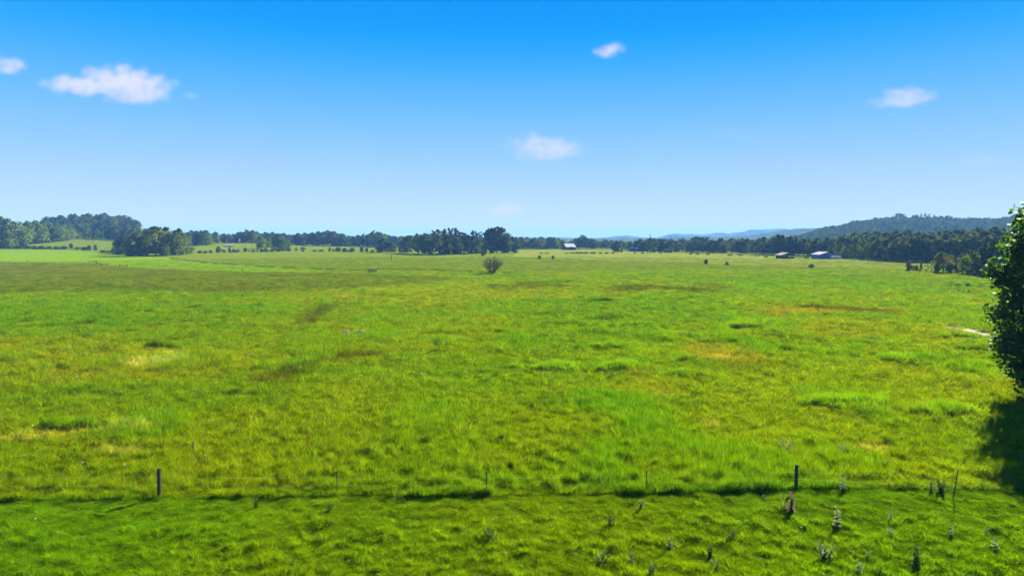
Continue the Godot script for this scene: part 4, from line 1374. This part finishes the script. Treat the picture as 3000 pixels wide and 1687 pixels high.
func make_weeds() -> void:
	var green := mat("weed_leaf", Color(0.068, 0.125, 0.008), 0.6, 0.15, Color(0.8, 0.9, 0.4), true)
	var brown := mat("weed_dry", Color(0.12, 0.09, 0.035), 0.9, 0.2, Color(0.6, 0.6, 0.4), true)
	var pale := mat("weed_bloom", Color(0.13, 0.18, 0.045), 0.8, 0.3, Color(0.8, 0.8, 0.6), true)
	# [px, py foot, height px, width px, stems, kind 0 stalk 1 bushy brown 2 dark tussock 3 pale-flowered, label]
	var list := [
		[2316, 1500, 66, 62, 9, 1, "brownish bushy weed just before the wooden post without a shadow line"],
		[2455, 1548, 82, 30, 3, 0, "tall straggly weed with a long shadow on the turf"],
		[2612, 1528, 48, 26, 3, 3, "pale-leaved weed, upper of two in a row on the turf"],
		[2610, 1574, 44, 26, 3, 0, "small upright weed below the pale-leaved one"],
		[2686, 1662, 76, 34, 6, 2, "thick dark leafy weed standing bolt upright"],
		[2790, 1572, 44, 22, 3, 0, "single dark weed spike in line with the leaning steel post"],
		[2918, 1618, 60, 26, 3, 0, "thin weed with pale buds near the edge of the maple's shadow"],
		[2893, 1570, 34, 20, 2, 3, "short pale weed next to the thin weed with buds"],
		[2517, 1686, 50, 32, 4, 3, "white-flowered weed in the nearest turf"],
		[2420, 1642, 62, 66, 10, 3, "wide clump of pale-seeded weeds throwing a dark patch"],
		[2545, 1640, 28, 16, 2, 0, "slight weed between the white-flowered one and the clump"],
		[2575, 1690, 40, 22, 3, 2, "dark curled weed in the nearest turf"],
		[2240, 1465, 26, 24, 3, 0, "small leafy weed close to the brownish bushy one"],
		[2470, 1340, 48, 44, 6, 3, "cluster of white seed heads in the meadow beyond the fence"],
		[2305, 1330, 56, 70, 9, 1, "brown seeding weed in the meadow beyond the fence"],
		[2470, 1440, 66, 16, 3, 0, "tall thin weed rooted in the fence line"],
		[2760, 1445, 56, 40, 7, 2, "dark leafy weed in the fence line by the leaning steel post"],
		[2730, 1445, 40, 30, 5, 2, "smaller dark weed in the fence line behind the white tape"],
		[1875, 1496, 40, 34, 6, 3, "pale-topped mound of weed on the turf with a short shadow"],
		[1790, 1546, 42, 36, 9, 2, "spiky dark rush tussock on the turf"],
		[1440, 1580, 36, 70, 12, 2, "broad dark tussock on the open turf"],
		[2142, 1588, 40, 48, 8, 2, "dark round tussock on rough turf"],
		[2080, 1640, 44, 22, 8, 2, "narrow dark spiky tussock"],
		[1965, 1615, 52, 34, 5, 3, "weed with pale drooping leaves"],
		[2095, 1668, 36, 34, 5, 0, "leafy dock plant in rough turf"],
		[1850, 1655, 44, 36, 5, 0, "ragged leafy weed in rough turf"],
		[1905, 1690, 56, 44, 6, 3, "tall ragged weed with pale tips in the nearest turf"],
		[1760, 1650, 46, 80, 10, 0, "low leafy spread of weeds in rough turf"],
		[1170, 1480, 22, 44, 6, 2, "small dark tussock on smooth turf"],
		[960, 1500, 26, 40, 6, 2, "dark leafy tussock in line with a steel post"],
		[745, 1490, 42, 30, 4, 2, "dark tussock with one tall bent blade"],
		[856, 1660, 24, 20, 4, 0, "small pale-edged dock leaf rosette"],
		[1085, 1330, 30, 40, 6, 2, "dark tussock among the meadow grass beyond the fence"]]
	var r := RandomNumberGenerator.new()
	r.seed = 808
	for p in list:
		var b := ground_at(p[0], p[1])
		var h: float = p[2] / F * -b.z * 0.9
		var w: float = p[3] / F * -b.z * 0.5
		var o := thing("weed", p[6], "weed", b)
		var stems := Shape.new()
		var leaves := Shape.new()
		var tops := Shape.new()
		for k in p[4]:
			var a := r.randf() * TAU
			var q := sqrt(r.randf()) * w * 0.7
			var root := Vector3(cos(a) * q * 0.4, -0.05, sin(a) * q * 0.4)
			var hh := h * r.randf_range(0.65, 1.0)
			var tip := Vector3(cos(a) * q * 1.2, hh, sin(a) * q * 1.2)
			stems.tube([root, root.lerp(tip, 0.5) + Vector3(0, 0.03, 0), tip], [0.010, 0.007, 0.004], 4, Color.WHITE, false)
			var n := 22 if p[5] != 2 else 46
			for j in n:
				var u := r.randf_range(0.05, 1.0)
				var at := root.lerp(tip, u)
				var f := r.randf() * TAU
				var out := Vector3(cos(f), r.randf_range(-0.2, 0.8), sin(f)).normalized()
				if p[5] == 2:
					out.y = absf(out.y) + 0.4
					out = out.normalized()
				var l: float = maxf(0.07, h * r.randf_range(0.10, 0.22) * (1.25 - u * 0.7))
				var side := out.cross(Vector3.UP).normalized() * l * (0.42 if p[5] != 2 else 0.26)
				leaves.tri(at, at + out * l * 0.5 + side, at + out * l)
				leaves.tri(at, at + out * l, at + out * l * 0.5 - side)
			if p[5] == 3 or p[5] == 1:
				for j in 6:
					var at := root.lerp(tip, r.randf_range(0.72, 1.02)) + Vector3(r.randfn(), r.randfn(), r.randfn()) * 0.05
					var sz := r.randf_range(0.010, 0.024)
					var ax := Vector3(r.randfn(), r.randfn(), r.randfn()).normalized()
					var bx := ax.cross(Vector3(r.randfn(), r.randfn(), r.randfn())).normalized()
					tops.quad(at - ax * sz, at + bx * sz, at + ax * sz, at - bx * sz)
		part("stem", stems.done(), brown if p[5] == 1 else green, o)
		part("leaf", leaves.done(), brown if p[5] == 1 else green, o)
		if tops.v.size():
			part("flower", tops.done(), brown if p[5] == 1 else pale, o)
